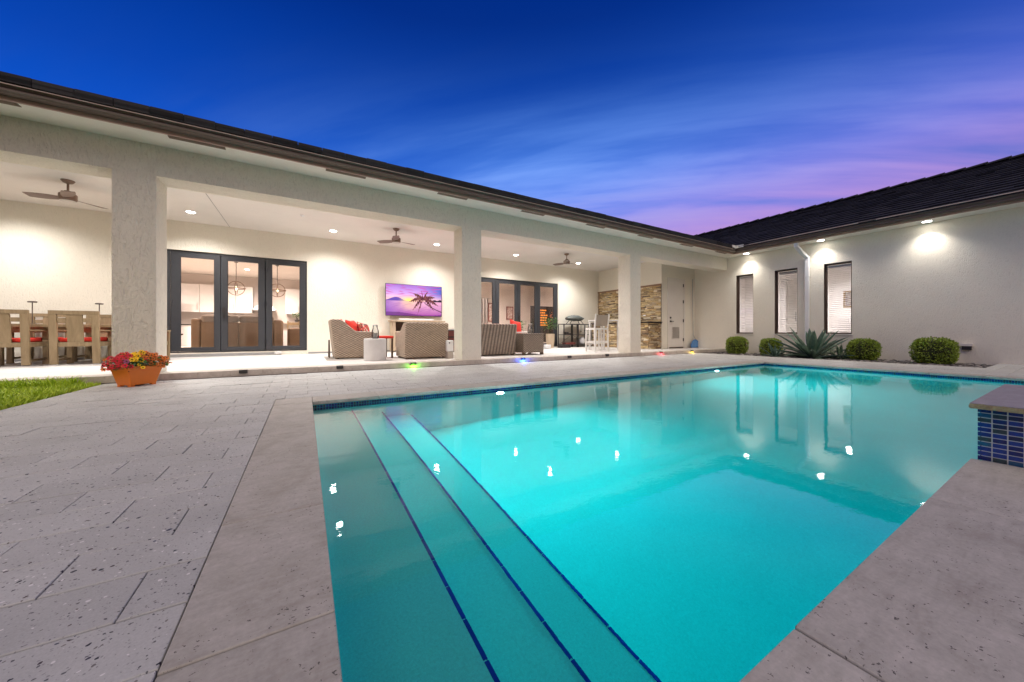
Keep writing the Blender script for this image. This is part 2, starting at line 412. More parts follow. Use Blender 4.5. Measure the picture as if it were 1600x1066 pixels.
# soft goods, wood, wicker
def f_wicker(c1, c2, ku, kv, rib=False):
    def fn(b, p, co, rnd):
        x, y, z = b.sep(co)
        nz = b.noise(co, 9, 3, .6)
        u = b.m('MULTIPLY', b.m('ADD', b.m('ADD', x, b.m('MULTIPLY', y, .93)), b.m('MULTIPLY', nz, .006)), ku)
        v = b.m('MULTIPLY', b.m('ADD', z, b.m('MULTIPLY', nz, .006)), kv)
        row = b.m('FLOOR', v)
        ph = u if rib else b.m('ADD', u, b.m('MULTIPLY', row, .5))
        s1 = b.m('MULTIPLY_ADD', b.m('SINE', b.m('MULTIPLY', ph, 6.2832)), .5, .5)
        s2 = b.m('SINE', b.m('MULTIPLY', b.m('FRACT', v), 3.1416))
        h = b.m('MULTIPLY', b.m('POWER', s2, .5), b.m('MULTIPLY_ADD', s1, .75, .25))
        if rib: h = b.m('MULTIPLY', b.m('POWER', s1, .6), b.m('MULTIPLY_ADD', s2, .4, .6))
        band = b.noise(b.mapping(co, scale=(.4, .4, 1)), 24, 3, .6)
        k = b.m('MULTIPLY', b.m('MULTIPLY_ADD', h, .85, .28), b.m('MULTIPLY_ADD', band, .7, .65))
        col = b.mix(b.noise(co, 30, 3, .6), c1, c2)
        b.l.new(b.vm('SCALE', col, scale=k), p.inputs['Base Color'])
        b.l.new(b.bump(h, .9, .008), p.inputs['Normal'])
    return fn
M['wicker'] = mat('grey_brown_wicker', rough=.6, fn=f_wicker((.62, .49, .37), (.40, .30, .215), 12, 40))
M['wicker_dark'] = mat('dark_wicker', rough=.6, fn=f_wicker((.40, .32, .25), (.26, .20, .155), 11, 34, True))
M['wicker_mid'] = mat('brown_wicker', rough=.6, fn=f_wicker((.42, .34, .265), (.27, .21, .16), 13, 36))
M['red'] = mat('red_fabric', (.62, .03, .02), .85, fn=simple((.66, .032, .018), .08, 12, .85, .25, 400, .001))
def f_pattern(b, p, co, rnd):
    c = b.voro(co, 26, 'Color'); r = b.sep(c)[0]
    b.l.new(b.ramp(r, [(0, (.45, .03, .03)), (.25, (.05, .03, .03)), (.45, (.6, .5, .4)), (.62, (.3, .1, .05)), (.8, (.55, .05, .04))], 'CONSTANT'), p.inputs['Base Color'])
M['pattern'] = mat('floral_fabric', rough=.85, fn=f_pattern)
M['tan_fabric'] = mat('tan_leather', (.36, .24, .15), .55, fn=simple((.38, .25, .16), .06, 5, .55, .2, 90))
M['grey_fabric'] = mat('grey_upholstery', (.40, .33, .29), .8, fn=simple((.40, .33, .28), .06, 5, .8))
def f_wood(c1, c2, axis=(1, 1, .12), sc_=14):
    def fn(b, p, co, rnd):
        q = b.vm('ADD', b.mapping(co, scale=axis), b.comb(b.m('MULTIPLY', rnd, 9.0), 0.0, 0.0))
        n = b.noise(q, sc_, 5, .6, .8)
        b.l.new(b.ramp(n, [(.3, c1), (.7, c2)]), p.inputs['Base Color'])
        b.l.new(b.bump(n, .2, .003), p.inputs['Normal'])
    return fn
M['teak'] = mat('weathered_teak', rough=.65, fn=f_wood((.20, .14, .07), (.31, .225, .125)))
M['console_wood'] = mat('light_oak', rough=.6, fn=f_wood((.40, .30, .20), (.52, .41, .29)))
M['dark_wood'] = mat('dark_wood', rough=.5, fn=f_wood((.06, .035, .02), (.11, .065, .04)))
M['mesh_fabric'] = mat('taupe_sling', (.30, .26, .22), .8, fn=simple((.30, .255, .21), .06, 8, .8, .4, 300, .001))
M['white_drum'] = mat('white_ceramic', rough=.55, fn=simple((.64, .62, .60), .06, 8, .55, .5, 60, .006))
M['grill_cover'] = mat('grey_vinyl', rough=.5, fn=simple((.09, .105, .10), .25, 7, .5, .5, 14, .02))
M['net_blue'] = mat('blue_net', (.06, .20, .50), .6, fn=simple((.06, .20, .48), .1, 30, .6))
M['net_pole'] = mat('aluminium_pole', (.4, .42, .46), .35, metal=.8)
M['dark_box'] = mat('dark_box', rough=.5, fn=simple((.03, .025, .025), .1, 9, .5))
M['red_brown'] = mat('maroon_panel', rough=.4, fn=simple((.20, .05, .04), .1, 9, .4))
M['orange_sign'] = emit('orange_sign', (1, .30, .04), 1.4)
# stone
def f_stone(b, p, co, rnd):
    n = b.noise(b.vm('ADD', co, b.comb(b.m('MULTIPLY', rnd, 40.0), 0.0, 0.0)), 22, 5, .65, .5)
    c = b.ramp(rnd, [(0, (.40, .27, .12)), (.2, (.58, .44, .24)), (.36, (.20, .125, .07)), (.55, (.68, .58, .42)), (.70, (.42, .27, .12)), (.84, (.13, .09, .065)), (1, (.58, .45, .24))])
    b.l.new(b.vm('SCALE', c, scale=b.m('MULTIPLY_ADD', n, 1.5, .35)), p.inputs['Base Color'])
    b.l.new(b.bump(n, .8, .012), p.inputs['Normal'])
M['stone'] = mat('ledgestone', rough=.8, fn=f_stone)
M['stone_back'] = mat('mortar', rough=.9, fn=simple((.022, .016, .012), .2, 20, .9))
M['granite'] = mat('dark_granite', rough=.2, fn=simple((.035, .03, .03), .4, 60, .2))
M['trim_brown'] = mat('brown_trim', rough=.6, fn=simple((.22, .12, .07), .1, 10, .6))
# roof
def f_roof(b, p, co, rnd):
    isl = b.new('ShaderNodeNewGeometry').outputs['Random Per Island']
    n = b.noise(co, 18, 5, .7)
    b.l.new(b.vm('SCALE', (.021, .020, .023), scale=b.m('ADD', b.m('MULTIPLY_ADD', n, .9, .3), b.m('MULTIPLY', isl, .7))), p.inputs['Base Color'])
    b.l.new(b.bump(n, .5, .008), p.inputs['Normal'])
M['roof'] = mat('charcoal_roof_tile', rough=.75, spec=.3, fn=f_roof)
# plants
def f_leaf(c, c2, rough=.5):
    def fn(b, p, co, rnd):
        isl = b.new('ShaderNodeNewGeometry').outputs['Random Per Island']
        n = b.noise(co, 7, 3, .6)
        f = b.m('ADD', b.m('MULTIPLY', isl, .7), b.m('MULTIPLY', n, .4), clamp=True)
        b.l.new(b.mix(f, c, c2), p.inputs['Base Color'])
    return fn
M['box_leaf'] = mat('boxwood_leaf', rough=.45, fn=f_leaf((.07, .125, .012), (.36, .47, .05)))
M['bush_core'] = mat('twigs', rough=.9, fn=simple((.03, .035, .012), .2, 20, .9))
M['grass'] = mat('grass_blade', rough=.5, fn=f_leaf((.17, .32, .012), (.55, .66, .035)))
M['leaf'] = mat('green_leaf', rough=.45, fn=f_leaf((.03, .09, .02), (.10, .24, .05)))
def f_agave(b, p, co, rnd):
    n = b.noise(b.mapping(co, scale=(1, 1, .5)), 9, 4, .6)
    k = b.m('ADD', n, b.m('MULTIPLY', b.m('SUBTRACT', rnd, .5), .5))
    b.l.new(b.ramp(k, [(.25, (.06, .12, .085)), (.55, (.13, .20, .15)), (.85, (.26, .32, .24))]), p.inputs['Base Color'])
M['agave'] = mat('agave_leaf', rough=.45, fn=f_agave)
def f_varieg(b, p, co, rnd):
    isl = b.new('ShaderNodeNewGeometry').outputs['Random Per Island']
    n = b.noise(co, 30, 3, .6)
    b.l.new(b.ramp(b.m('ADD', n, b.m('MULTIPLY', b.m('SUBTRACT', rnd, .5), .3)), [(.3, (.05, .10, .06)), (.5, (.12, .19, .11)), (.62, (.40, .44, .32))]), p.inputs['Base Color'])
M['varieg'] = mat('variegated_leaf', rough=.5, fn=f_varieg)
M['pebble'] = mat('dark_river_pebble', rough=.6, fn=lambda b, p, co, rnd: b.l.new(b.ramp(b.new('ShaderNodeNewGeometry').outputs['Random Per Island'],
        [(0, (.03, .027, .03)), (.5, (.09, .08, .08)), (.8, (.17, .15, .14)), (1, (.36, .33, .32))]), p.inputs['Base Color']))
M['soil'] = mat('dark_soil', rough=.95, fn=simple((.045, .033, .024), .25, 18, .95, .8, 40, .02))
M['lawn_base'] = mat('lawn_soil', rough=.95, fn=simple((.05, .065, .015), .3, 6, .95, .8, 40, .02))
M['terracotta'] = mat('orange_resin', rough=.42, fn=simple((.78, .20, .018), .05, 7, .42, .12, 30, .003))
for nm, c in (('crimson', (.66, .02, .045)), ('orange', (.75, .20, .03)), ('yellow', (.95, .62, .02)), ('salmon', (.72, .24, .13)), ('mauve', (.42, .10, .24))):
    M['fl_' + nm] = mat('petal_' + nm, rough=.6, fn=simple(c, .15, 40, .6, ramt=.15))
M['fl_eye'] = mat('flower_eye', rough=.8, fn=simple((.12, .06, .01), .1, 40, .8))
M['rug'] = mat('grey_rug', rough=.95, fn=simple((.36, .33, .30), .1, 20, .95, .4, 200, .002))
M['blind'] = mat('white_slat', rough=.5, fn=simple((.80, .79, .76), .03, 4, .5))
M['window_frame'] = mat('window_bronze', rough=.45, fn=simple((.075, .048, .035), .1, 8, .45))
M['frame_gold'] = mat('gold_frame', rough=.4, fn=simple((.50, .29, .08), .1, 10, .4))
M['photo_print'] = mat('photo_print', rough=.5, fn=lambda b, p, co, rnd: b.l.new(b.ramp(b.noise(co, 9, 3, .5), [(.3, (.2, .16, .2)), (.5, (.5, .35, .3)), (.7, (.7, .68, .7))]), p.inputs['Base Color']))

# ------------------------------------------------------------------ dimensions (metres; camera stands at x=0, y=0)
PX0, PX1, PY0, PY1 = .067, 9.30, .373, 4.05      # pool
ZW = -.065                                        # water level
ZP = .098                                         # patio floor
ZC = 3.415                                        # patio ceiling / soffit
YF, YI, YB = 7.0, 7.46, 11.45                     # facade beam front / back, patio back wall
XW = 13.32                                        # wing wall
XS, YD = 11.28, 8.24                              # stone wall plane, store-room door wall

F_ = Vector((math.sin(.5353), math.cos(.5353), 0)); R_ = Vector((math.cos(.5353), -math.sin(.5353), 0))
def in_view(p):
    """distance ahead of the camera and whether the point can fall in the frame (only used to choose how many pieces to split)"""
    v = Vector(p) - Vector((0, 0, .7)); dz = v.dot(F_)
    if dz < .15: return 0, False
    return dz, abs(v.dot(R_) / dz) < 1.52 and -1.05 < v.z / dz < 1.0

# ------------------------------------------------------------------ ground
g = MB(); g.box(-400, 400, -400, 400, -3.2, -3.0)
HX = [-400, -2.37, 20, 400]
gr = MB()
def flat(mb, x0, x1, y0, y1, z): mb.face([(x0, y0, z), (x1, y0, z), (x1, y1, z), (x0, y1, z)])
flat(gr, -400, -2.36, -400, 6.93, -.03); flat(gr, -2.36, 400, -400, -6.0, -.03); flat(gr, 22, 400, -6, 400, -.03)
flat(gr, -400, 22, 24, 400, -.03); flat(gr, -400, -9, 6.93, 24, -.03); flat(gr, 13.7, 22, -6, -3.5, -.03)
go = gr.build('ground', M['lawn_base']); go['kind'] = 'structure'

# ------------------------------------------------------------------ deck of shellstone pavers
P = .2125
deck = MB()
def slab(x0, x1, y0, y1): deck.box(x0, x1, y0, y1, -.20, -.012)
slab(-2.36, -.263, -6, 6.98); slab(-.263, 11.5, 4.385, 6.98); slab(9.635, 11.5, -6, 4.385); slab(11.5, XW + .05, -6, 1.17)
slab(-.263, 9.635, -6, .041)
deck_o = deck.build('deck', M['sand']); deck_o['kind'] = 'structure'
regions = [(-2.352, -.2615, -3.0, 6.962), (-.265, 11.5, 4.387, 6.962), (9.637, 11.5, -3.0, 4.387), (11.5, XW - .004, -3.0, 1.17), (-.265, 9.637, -3.0, .039)]
GAP = .0014; GAPY = .0024
def paver_mesh(lx, ly):
    mb = MB(); a, c = lx / 2 - GAP, ly / 2 - GAPY; e = .002
    lo = [(-a, -c), (a, -c), (a, c), (-a, c)]; hi = [(-a + e, -c + e), (a - e, -c + e), (a - e, c - e), (-a + e, c - e)]
    vs = [(x, y, -.03) for x, y in lo] + [(x, y, -e) for x, y in lo] + [(x, y, 0) for x, y in hi]
    fs = [(0, 1, 5, 4), (1, 2, 6, 5), (2, 3, 7, 6), (3, 0, 4, 7), (4, 5, 9, 8), (5, 6, 10, 9), (6, 7, 11, 10), (7, 4, 8, 11), (8, 9, 10, 11)]
    return vs, fs
pieces = []
j0 = int((-3.0 - 1.213) / P) - 1
for j in range(j0, 40):
    y0 = 1.213 + P * j; y1 = y0 + P
    xs = -.395 if j % 2 == 0 else -.6075
    for k in range(-8, 40):
        x0 = xs + 2 * P * k; x1 = x0 + 2 * P
        for (rx0, rx1, ry0, ry1) in regions:
            a0, a1, b0, b1 = max(x0, rx0), min(x1, rx1), max(y0, ry0), min(y1, ry1)
            if a1 - a0 > .02 and b1 - b0 > .02:
                c = ((a0 + a1) / 2, (b0 + b1) / 2, 0)
                dz, vis = in_view(c)
                score = (a1 - a0) * (b1 - b0) / dz ** 3 if vis else 0
                pieces.append((score, c, round(a1 - a0, 4), round(b1 - b0, 4)))
pieces.sort(key=lambda t: -t[0])
cache = {}; rest = MB()
for i, (s_, c, lx, ly) in enumerate(pieces):
    tilt = Matrix.Rotation(random.gauss(0, .0035), 4, 'X') @ Matrix.Rotation(random.gauss(0, .0025), 4, 'Y')
    z = random.gauss(0, .0011)
    if i < 300 and s_ > 0:
        if (lx, ly) not in cache:
            vs, fs = paver_mesh(lx, ly); mb = MB(); mb.raw(vs, fs); cache[(lx, ly)] = mb.mesh('paver', M['paver'])
        o = inst('paver', cache[(lx, ly)], deck_o, (c[0], c[1], z)); o.rotation_euler = tilt.to_euler()
    else:
        vs, fs = paver_mesh(lx, ly); T = Matrix.Translation((c[0], c[1], z)) @ tilt
        rest.raw([T @ Vector(v) for v in vs], fs)
ro = rest.build('distant_pavers', M['paver'], deck_o); ro['kind'] = 'stuff'

# ------------------------------------------------------------------ pool
pool = MB(); T = .25
FL = -1.45
pool.box(PX0 - T, PX1 + T, PY0 - T, PY1 + T, FL - .2, FL)
pool.box(PX0 - T, PX0 - .012, PY0 - T, PY1 + T, FL, -.036)
pool.box(PX1 + .012, PX1 + T, PY0 - T, PY1 + T, FL, -.036)
pool.box(PX0 - .012, PX1 + .012, PY1 + .012, PY1 + T, FL, -.036)
pool.box(PX0 - .012, PX1 + .012, PY0 - T, PY0 - .012, FL, -.036)
STEPS = [(.43, -.27), (.73, -.50), (1.05, -.77)]
for sx, sz in STEPS: pool.box(PX0 - .012, sx - .004, PY0 - .012, PY1 + .012, FL, sz - .003)
pool_o = pool.build('pool', M['plaster']); pool_o['kind'] = 'structure'
nm = MB(); L_ = .15
nm.box(-.0125, 0, -L_ / 2 + .003, L_ / 2 - .003, -.02, 0)
nmesh = nm.mesh('nosing_tile', M['nosing'])
for sx, sz in STEPS:
    n = int((PY1 - PY0) / L_)
    for k in range(n):
        inst('nosing_tile', nmesh, pool_o, (sx, PY0 + .03 + L_ * (k + .5), sz + .001 + random.gauss(0, .0006)))
# water-line mosaic on the four walls
tl = MB(); ts = .026
def tiles_on(p0, p1, nrm, rows, ztop):
    p0 = Vector(p0); p1 = Vector(p1); L = (p1 - p0).length; u = (p1 - p0).normalized(); nv = Vector(nrm)
    for r in range(rows):
        for k in range(int(L / ts)):
            a = p0 + u * (k * ts + .0015); c = p0 + u * (k * ts + ts - .0015); zt = ztop - r * ts - .0015; zb = zt - ts + .003
            q = [Vector((a.x, a.y, zb)), Vector((c.x, c.y, zb)), Vector((c.x, c.y, zt)), Vector((a.x, a.y, zt))]
            f = [v + nv * .006 for v in q]
            tl.raw(q + f, [(4, 5, 6, 7), (0, 1, 5, 4), (1, 2, 6, 5), (2, 3, 7, 6), (3, 0, 4, 7)])
e = .012
tiles_on((PX0 - e, PY1 + e, 0), (PX1 + e, PY1 + e, 0), (0, -1, 0), 6, -.037)
tiles_on((PX1 + e, PY0 - e, 0), (PX1 + e, PY1 + e, 0), (-1, 0, 0), 6, -.037)
tiles_on((PX0 - e, PY0 - e, 0), (PX0 - e, PY1 + e, 0), (1, 0, 0), 6, -.037)
tiles_on((PX0 - e, PY0 - e, 0), (PX1 + e, PY0 - e, 0), (0, 1, 0), 6, -.037)
to = tl.build('waterline_tile', M['mosaic'], pool_o); to['kind'] = 'stuff'
# coping stones
CW = .328
def coping_stone(x0, x1, y0, y1):
    cx, cy_ = (x0 + x1) / 2, (y0 + y1) / 2; a, c = (x1 - x0) / 2 - .0016, (y1 - y0) / 2 - .0016
    mb = MB(); mb.box(-a, a, -c, c, -.034, 0)
    o = mb.build('coping_stone', M['coping'], pool_o, (cx, cy_, random.gauss(.0015, .0012)), bevel=.0035)
    o.rotation_euler = (random.gauss(0, .0012), random.gauss(0, .0012), 0)
ys = [-.256, .041, .373, .98, 1.62, 2.244, 2.90, 3.52, PY1, PY1 + CW]
for a, c in zip(ys[1:-1], ys[2:]): coping_stone(PX0 - CW, PX0, a, c)
x = PX0; k = 0
while x < PX1 - .01:
    x2 = min(x + .635, PX1); x2 = PX1 if PX1 - x2 < .2 else x2
    coping_stone(x, x2, PY1, PY1 + CW); x = x2
y = PY1
coping_stone(PX1, PX1 + CW, PY1, PY1 + CW)
while y > PY0 + .01:
    y2 = max(y - .63, PY0); y2 = PY0 if y2 - PY0 < .2 else y2
    coping_stone(PX1, PX1 + CW, y2, y); y = y2
coping_stone(PX1, PX1 + CW, PY0 - CW, PY0)
for a, c in ((PX0, .998), (.998, 2.285), (2.285, 3.195)): coping_stone(a, c, PY0 - CW - .004, PY0)
x = 4.6
while x < PX1 - .01:
    x2 = min(x + .9, PX1); coping_stone(x, x2, PY0 - CW, PY0); x = x2
# water: one closed body, its sides and floor buried in the shell
wm = MB(); wm.box(PX0 - .05, PX1 + .05, PY0 - .05, PY1 + .05, FL - .05, ZW)
wo_ = wm.build('water', M['water']); wo_['kind'] = 'structure'

# underwater lights in the far wall
for i, (x, z, lab) in enumerate(((2.21, -.235, 'bright underwater pool light in the far wall nearer the steps'), (7.29, -.31, 'bright underwater pool light in the far wall near the corner by the shrubs'))):
    t = thing('pool_light', lab, 'pool light', (x, PY1 + .012, z), group='lights under the water')
    mb = MB(); mb.cyl((0, .0, 0), (0, -.02, 0), .058, .052, 20); mb.build('trim_ring', M['white_plastic'], t)
    mb = MB(); mb.cyl((0, -.0205, 0), (0, -.026, 0), .040, .034, 20); mb.build('lens', M['pool_lens'], t)
    lamp('pool_lamp', 'AREA', t, (0, -.034, 0), 128, (.92, 1, .97), (0, -1, -.10), shape='DISK', size=.09, spread=rad(178))

# raised tiled block with stone cap at the pool edge
spa = thing('raised_tiled_block', 'raised block clad in blue mosaic tiles under a stone cap at right pool edge', 'spa wall', (3.215, .338, 0))
mb = MB(); mb.box(0, 1.29, -1.6, 0, -.05, .281); mb.build('wall', M['grout'], spa)
M['raw_edge'] = mat('raw_stone_edge', rough=.9, fn=simple((.40, .31, .17), .30, 60, .9, .8, 90, .01))
cp = MB(); cp.box(-.044, 1.335, -1.62, .034, .306, .310); cp.box(-.045, 1.336, -1.621, .035, .281, .306, mi=1); cp.build('cap', [mat('bluestone_cap', rough=.6, fn=f_travertine((.30, .27, .285), .35)), M['raw_edge']], spa)
cr = MB()
for k in range(150):   # chipped raw edge of the cap
    t_ = random.random(); y = -1.6 * t_ ** 2 + .03; z = random.uniform(.283, .306); r = random.uniform(.002, .006)
    cr.box(-.045 - r * .7, -.044, y - r * 1.5, y + r * 1.5, z - r * .7, z + r * .7)
crc = cr.build('rough_edge', M['raw_edge'], spa); crc['kind'] = 'stuff'
tw, th = .0495, .0262
tmb = MB(); tmb.box(-.0018, .002, -tw / 2 + .0024, tw / 2 - .0024, -th / 2 + .0022, th / 2 - .0022)
tmesh = [tmb.mesh('mosaic_tile', M['mosaic'])]
for r in range(11):
    for k in range(24):
        inst('mosaic_tile', tmesh[0], spa, (0, -.0105 - k * tw - tw * .0, .270 - r * th))
tb = MB()
for r in range(11):
    for k in range(25):
        x = .03 + k * tw; z = .270 - r * th
        tb.box(x - tw / 2 + .0018, x + tw / 2 - .0018, .0, .005, z - th / 2 + .0018, z + th / 2 - .0018)
tbo = tb.build('pool_side_tiles', M['mosaic'], spa); tbo['kind'] = 'stuff'

# ------------------------------------------------------------------ planting bed
bed = MB(); bed.box(11.5, XW + .02, 1.17, 7.4, -.2, -.055)
bo = bed.build('planting_bed', M['soil']); bo['kind'] = 'structure'
pb = MB()
ico = bmesh.new(); bmesh.ops.create_icosphere(ico, subdivisions=1, radius=1); iv = [v.co.copy() for v in ico.verts]; ifc = [[v.index for v in f.verts] for f in ico.faces]; ico.free()
for k in range(2600):
    x = 11.52 + 1.75 * random.random() ** 1.3; y = random.uniform(1.2, 7.35); r = random.uniform(.018, .045)
    M3 = Matrix.Translation((x, y, -.055 + r * .35 + random.random() * .02)) @ Matrix.Rotation(random.random() * 6.3, 4, 'Z') @ Matrix.Diagonal((r * random.uniform(.9, 1.7), r, r * .6, 1))
    pb.raw([M3 @ v for v in iv], ifc)
po = pb.build('river_pebbles', M['pebble'], smooth=True); tag(po, 'dark and grey river pebbles covering the planting bed', 'pebbles', kind='stuff')

# lawn
lb = MB()
def lawn(n, x0, x1, y0, y1, hh):
    for k in range(n):
        x = random.uniform(x0, x1); y = random.uniform(y0, y1); h = hh * random.uniform(.5, 1.25); a = random.random() * 6.283; w_ = random.uniform(.0025, .006) * 1.3
        dx, dy = math.cos(a), math.sin(a); lx, ly = random.gauss(0, .45) * h, random.gauss(0, .45) * h
        z = -.032
        p = [(x - dx * w_, y - dy * w_, z), (x + dx * w_, y + dy * w_, z), (x + lx * .45 + dx * w_ * .7, y + ly * .45 + dy * w_ * .7, z + h * .62), (x + lx * .45 - dx * w_ * .7, y + ly * .45 - dy * w_ * .7, z + h * .62)]
        lb.raw(p + [(x + lx, y + ly, z + h)], [(0, 1, 2, 3), (3, 2, 4)])
lawn(26000, -4.6, -2.365, 4.6, 6.90, .075); lawn(2600, -4.6, -2.55, 6.72, 6.93, .15)
lawn(9000, -8.0, -4.6, 4.6, 6.9, .085); lawn(9000, -4.6, -2.365, 0.5, 4.6, .075)
tag(lb.build('lawn_grass', M['grass']), 'bright green lawn grass beside the paver deck', 'grass', kind='stuff')

# ------------------------------------------------------------------ patio floor
pf = MB(); pf.box(-9, XS + .02, 6.99, YB + .02, -.2, ZP - .012); pf.box(XS + .02, XW + .02, 6.99, YD + .02, -.2, ZP - .012)
pf_o = pf.build('patio_floor', M['sand']); pf_o['kind'] = 'structure'
ft = MB(); sz = .425
for j in range(12):
    for k in range(-22, 32):
        x0 = -.395 + sz * k + (sz / 2 if j % 2 else 0); y0 = 7.285 + sz * j
        x1, y1 = min(x0 + sz, XW - .01 if y0 + sz < YD else XS - .0), min(y0 + sz, YB - .002)
        if x1 - x0 < .03 or y1 - y0 < .03: continue
        if x0 > XS and y0 > YD - .03: continue
        if x0 > XS: y1 = min(y1, YD - .002)
        ft.box(x0 + .0015, x1 - .0015, y0 + .0015, y1 - .0015, ZP - .02, ZP + random.gauss(0, .0004))
fo = ft.build('floor_tiles', M['patio_tile'], pf_o); fo['kind'] = 'stuff'
em = {}
x = -8.6
while x < XW - .02:
    x2 = min(x + .40, XW - .004); lx = round(x2 - x, 3)
    if lx not in em:
        mb = MB(); mb.box(-lx / 2 + .0015, lx / 2 - .0015, 0, .315, -.094, 0); em[lx] = mb.mesh('edge_stone', M['edge_stone'])
    o = inst('edge_stone', em[lx], pf_o, ((x + x2) / 2, 6.968 + random.gauss(0, .0012), ZP + random.gauss(.0005, .0006)))
    x = x2

# ------------------------------------------------------------------ house
house = thing('house', 'long cream stucco house with a covered patio and dark tiled roof round the pool', 'house', (0, YB, 0))
HO = Vector((0, -YB, 0))          # house children are given in world coordinates
def hp(mb, name, m_, parent=house, **kw):
    return mb.build(name, m_, parent, loc=HO if parent is house else (0, 0, 0), **kw)
# front beam and columns
mb = MB(); mb.box(-9, XW - .002, YF, YI, 2.972, ZC + .3); hp(mb, 'beam', M['stucco_combed'])
for x0, x1 in ((-2.306, -1.856), (2.902, 3.361), (8.164, 8.608), (-8.3, -7.85)):
    mb = MB(); mb.box(x0, x1, YF, YI, ZP - .05, 2.9725); hp(mb, 'column', M['stucco_combed'], bevel=.006)
mb = MB(); mb.box(-9, XW - .002, YI, YB + .3, ZC, ZC + .12); hp(mb, 'ceiling', M['ceiling'])
mb = MB(); mb.box(-1.665, -1.657, YI + .01, YB - .01, ZC - .006, ZC + .001)
hp(mb, 'ceiling_joint_trim', M['sill'])
# soffits
mb = MB(); mb.box(-9, XW - .003, 6.52, YF - .002, ZC, ZC + .04); mb.box(12.80, XW - .002, -6, 6.52, ZC, ZC + .04); hp(mb, 'soffit', M['soffit'])
x = -3.55
for k in range(9):
    mb = MB(); mb.box(x, x + .62, 6.55, 6.63, ZC - .006, ZC - .001)
    for q in range(6): mb.box(x, x + .62, 6.555 + q * .0125, 6.561 + q * .0125, ZC - .010, ZC - .006)
    hp(mb, 'soffit_vent', M['vent_brown']); x += 1.925
# fascia + gutters (front runs along x, wing runs along y); the profile is extruded
prof_f = [(0, 0), (.10, .0), (.125, .02), (.125, .05), (.105, .075), (.135, .115), (.135, .128), (.128, .128), (.0, .10)]
mb = MB(); mb.box(-9, 12.80, 6.488, 6.52, ZC - .012, ZC + .14); mb.box(12.768, 12.80, -6, 6.488, ZC - .012, ZC + .17); hp(mb, 'fascia', M['bronze_light'])
mb = MB()
mb.prism(prof_f, lambda u, v, t: (t, 6.487 - u, ZC + .030 + v * .66), -9, 12.767); hp(mb, 'gutter', M['bronze'])
mb = MB(); mb.prism(prof_f, lambda u, v, t: (12.767 - u, t, ZC + .030 + v * .88), -6, 6.487); hp(mb, 'gutter', M['bronze'])
mb = MB(); mb.box(-9, 12.76, 6.346, 6.352, ZC + .108, ZC + .119); mb.box(12.60, 12.66, -6, 6.36, ZC + .175, ZC + .195); hp(mb, 'lit_drip_edge', M['lit_drip'])  # pale strips along the eaves, coloured as a lit gutter lip
mb = MB(); mb.box(12.52, 12.60, 6.26, 6.34, ZC + .13, ZC + .22); mb.box(12.60, 12.625, 6.10, 6.34, ZC + .15, ZC + .23); mb.box(12.36, 12.52, 6.315, 6.34, ZC + .15, ZC + .23)
hp(mb, 'valley_diverter', M['white_metal'])
# roofs: flat tiles laid in courses
PITCH = math.atan(5 / 12)
def tile_roof(f, length, ncourse, seed, x_from=0.0, taper=None):
    """f(s, t, h) -> world point: s along the eave, t up the slope, h above it"""
    rnd = random.Random(seed); mb = MB(); TW, TH = .33, .345
    for c in range(ncourse):
        s = x_from - (TW / 2 if c % 2 else 0)
        while s < length:
            s0, s1 = s + .002, s + TW - .002; s += TW
            if taper and not taper(s0, c * TH): continue
            dh = rnd.gauss(0, .004); t0 = c * TH - .02 + rnd.gauss(0, .004); t1 = (c + 1) * TH + .05
            v = [f(s0, t0, .012 + dh), f(s1, t0, .012 + dh), f(s1, t1, -.012), f(s0, t1, -.012),
                 f(s0, t0, .052 + dh), f(s1, t0, .052 + dh + rnd.gauss(0, .002)), f(s1, t1, .010), f(s0, t1, .010)]
            mb.raw(v, [(0, 1, 5, 4), (1, 2, 6, 5), (3, 0, 4, 7), (4, 5, 6, 7)])
    return mb
cp_, sp_ = math.cos(PITCH), math.sin(PITCH)
ZE = ZC + .150
front = lambda s, t, h: (s, 6.36 + t * cp_ - h * sp_, ZE + t * sp_ + h * cp_)
wing = lambda s, t, h: (12.64 + t * cp_ - h * sp_, 6.36 - s, ZE + t * sp_ + h * cp_)
def roof_panel(f, s0, s1, n):
    mb = MB(); L = n * .345
    mb.raw([f(s0, 0, .0), f(s1, 0, .0), f(s1, L, .0), f(s0, L, 0.), f(s0, 0, -.05), f(s1, 0, -.05), f(s1, L, -.05), f(s0, L, -.05)],
           [(0, 1, 2, 3), (4, 7, 6, 5), (0, 4, 5, 1), (1, 5, 6, 2), (2, 6, 7, 3), (3, 7, 4, 0)])
    return mb
NF, NW = 17, 17
rf = hp(roof_panel(front, -9, 12.62, NF), 'roof', M['roof'])
o = tile_roof(front, 12.6, 6, 3, x_from=-9).build('roof_tiles', M['roof'], rf); o['kind'] = 'stuff'
# two deep butt courses of the eave tiles seen edge-on
mb = MB(); s = -9.0
while s < 12.5:
    mb.box(s + .003, s + .327, 6.335, 6.50, ZC + .130 + random.gauss(0, .002), ZC + .235 + random.gauss(0, .004)); s += .33
o = mb.build('eave_tiles', M['roof'], rf); o['kind'] = 'stuff'
rw = hp(roof_panel(wing, -6, 13, NW), 'roof', M['roof'])
o = tile_roof(wing, 12.6, NW, 4, x_from=-5.5).build('roof_tiles', M['roof'], rw); o['kind'] = 'stuff'
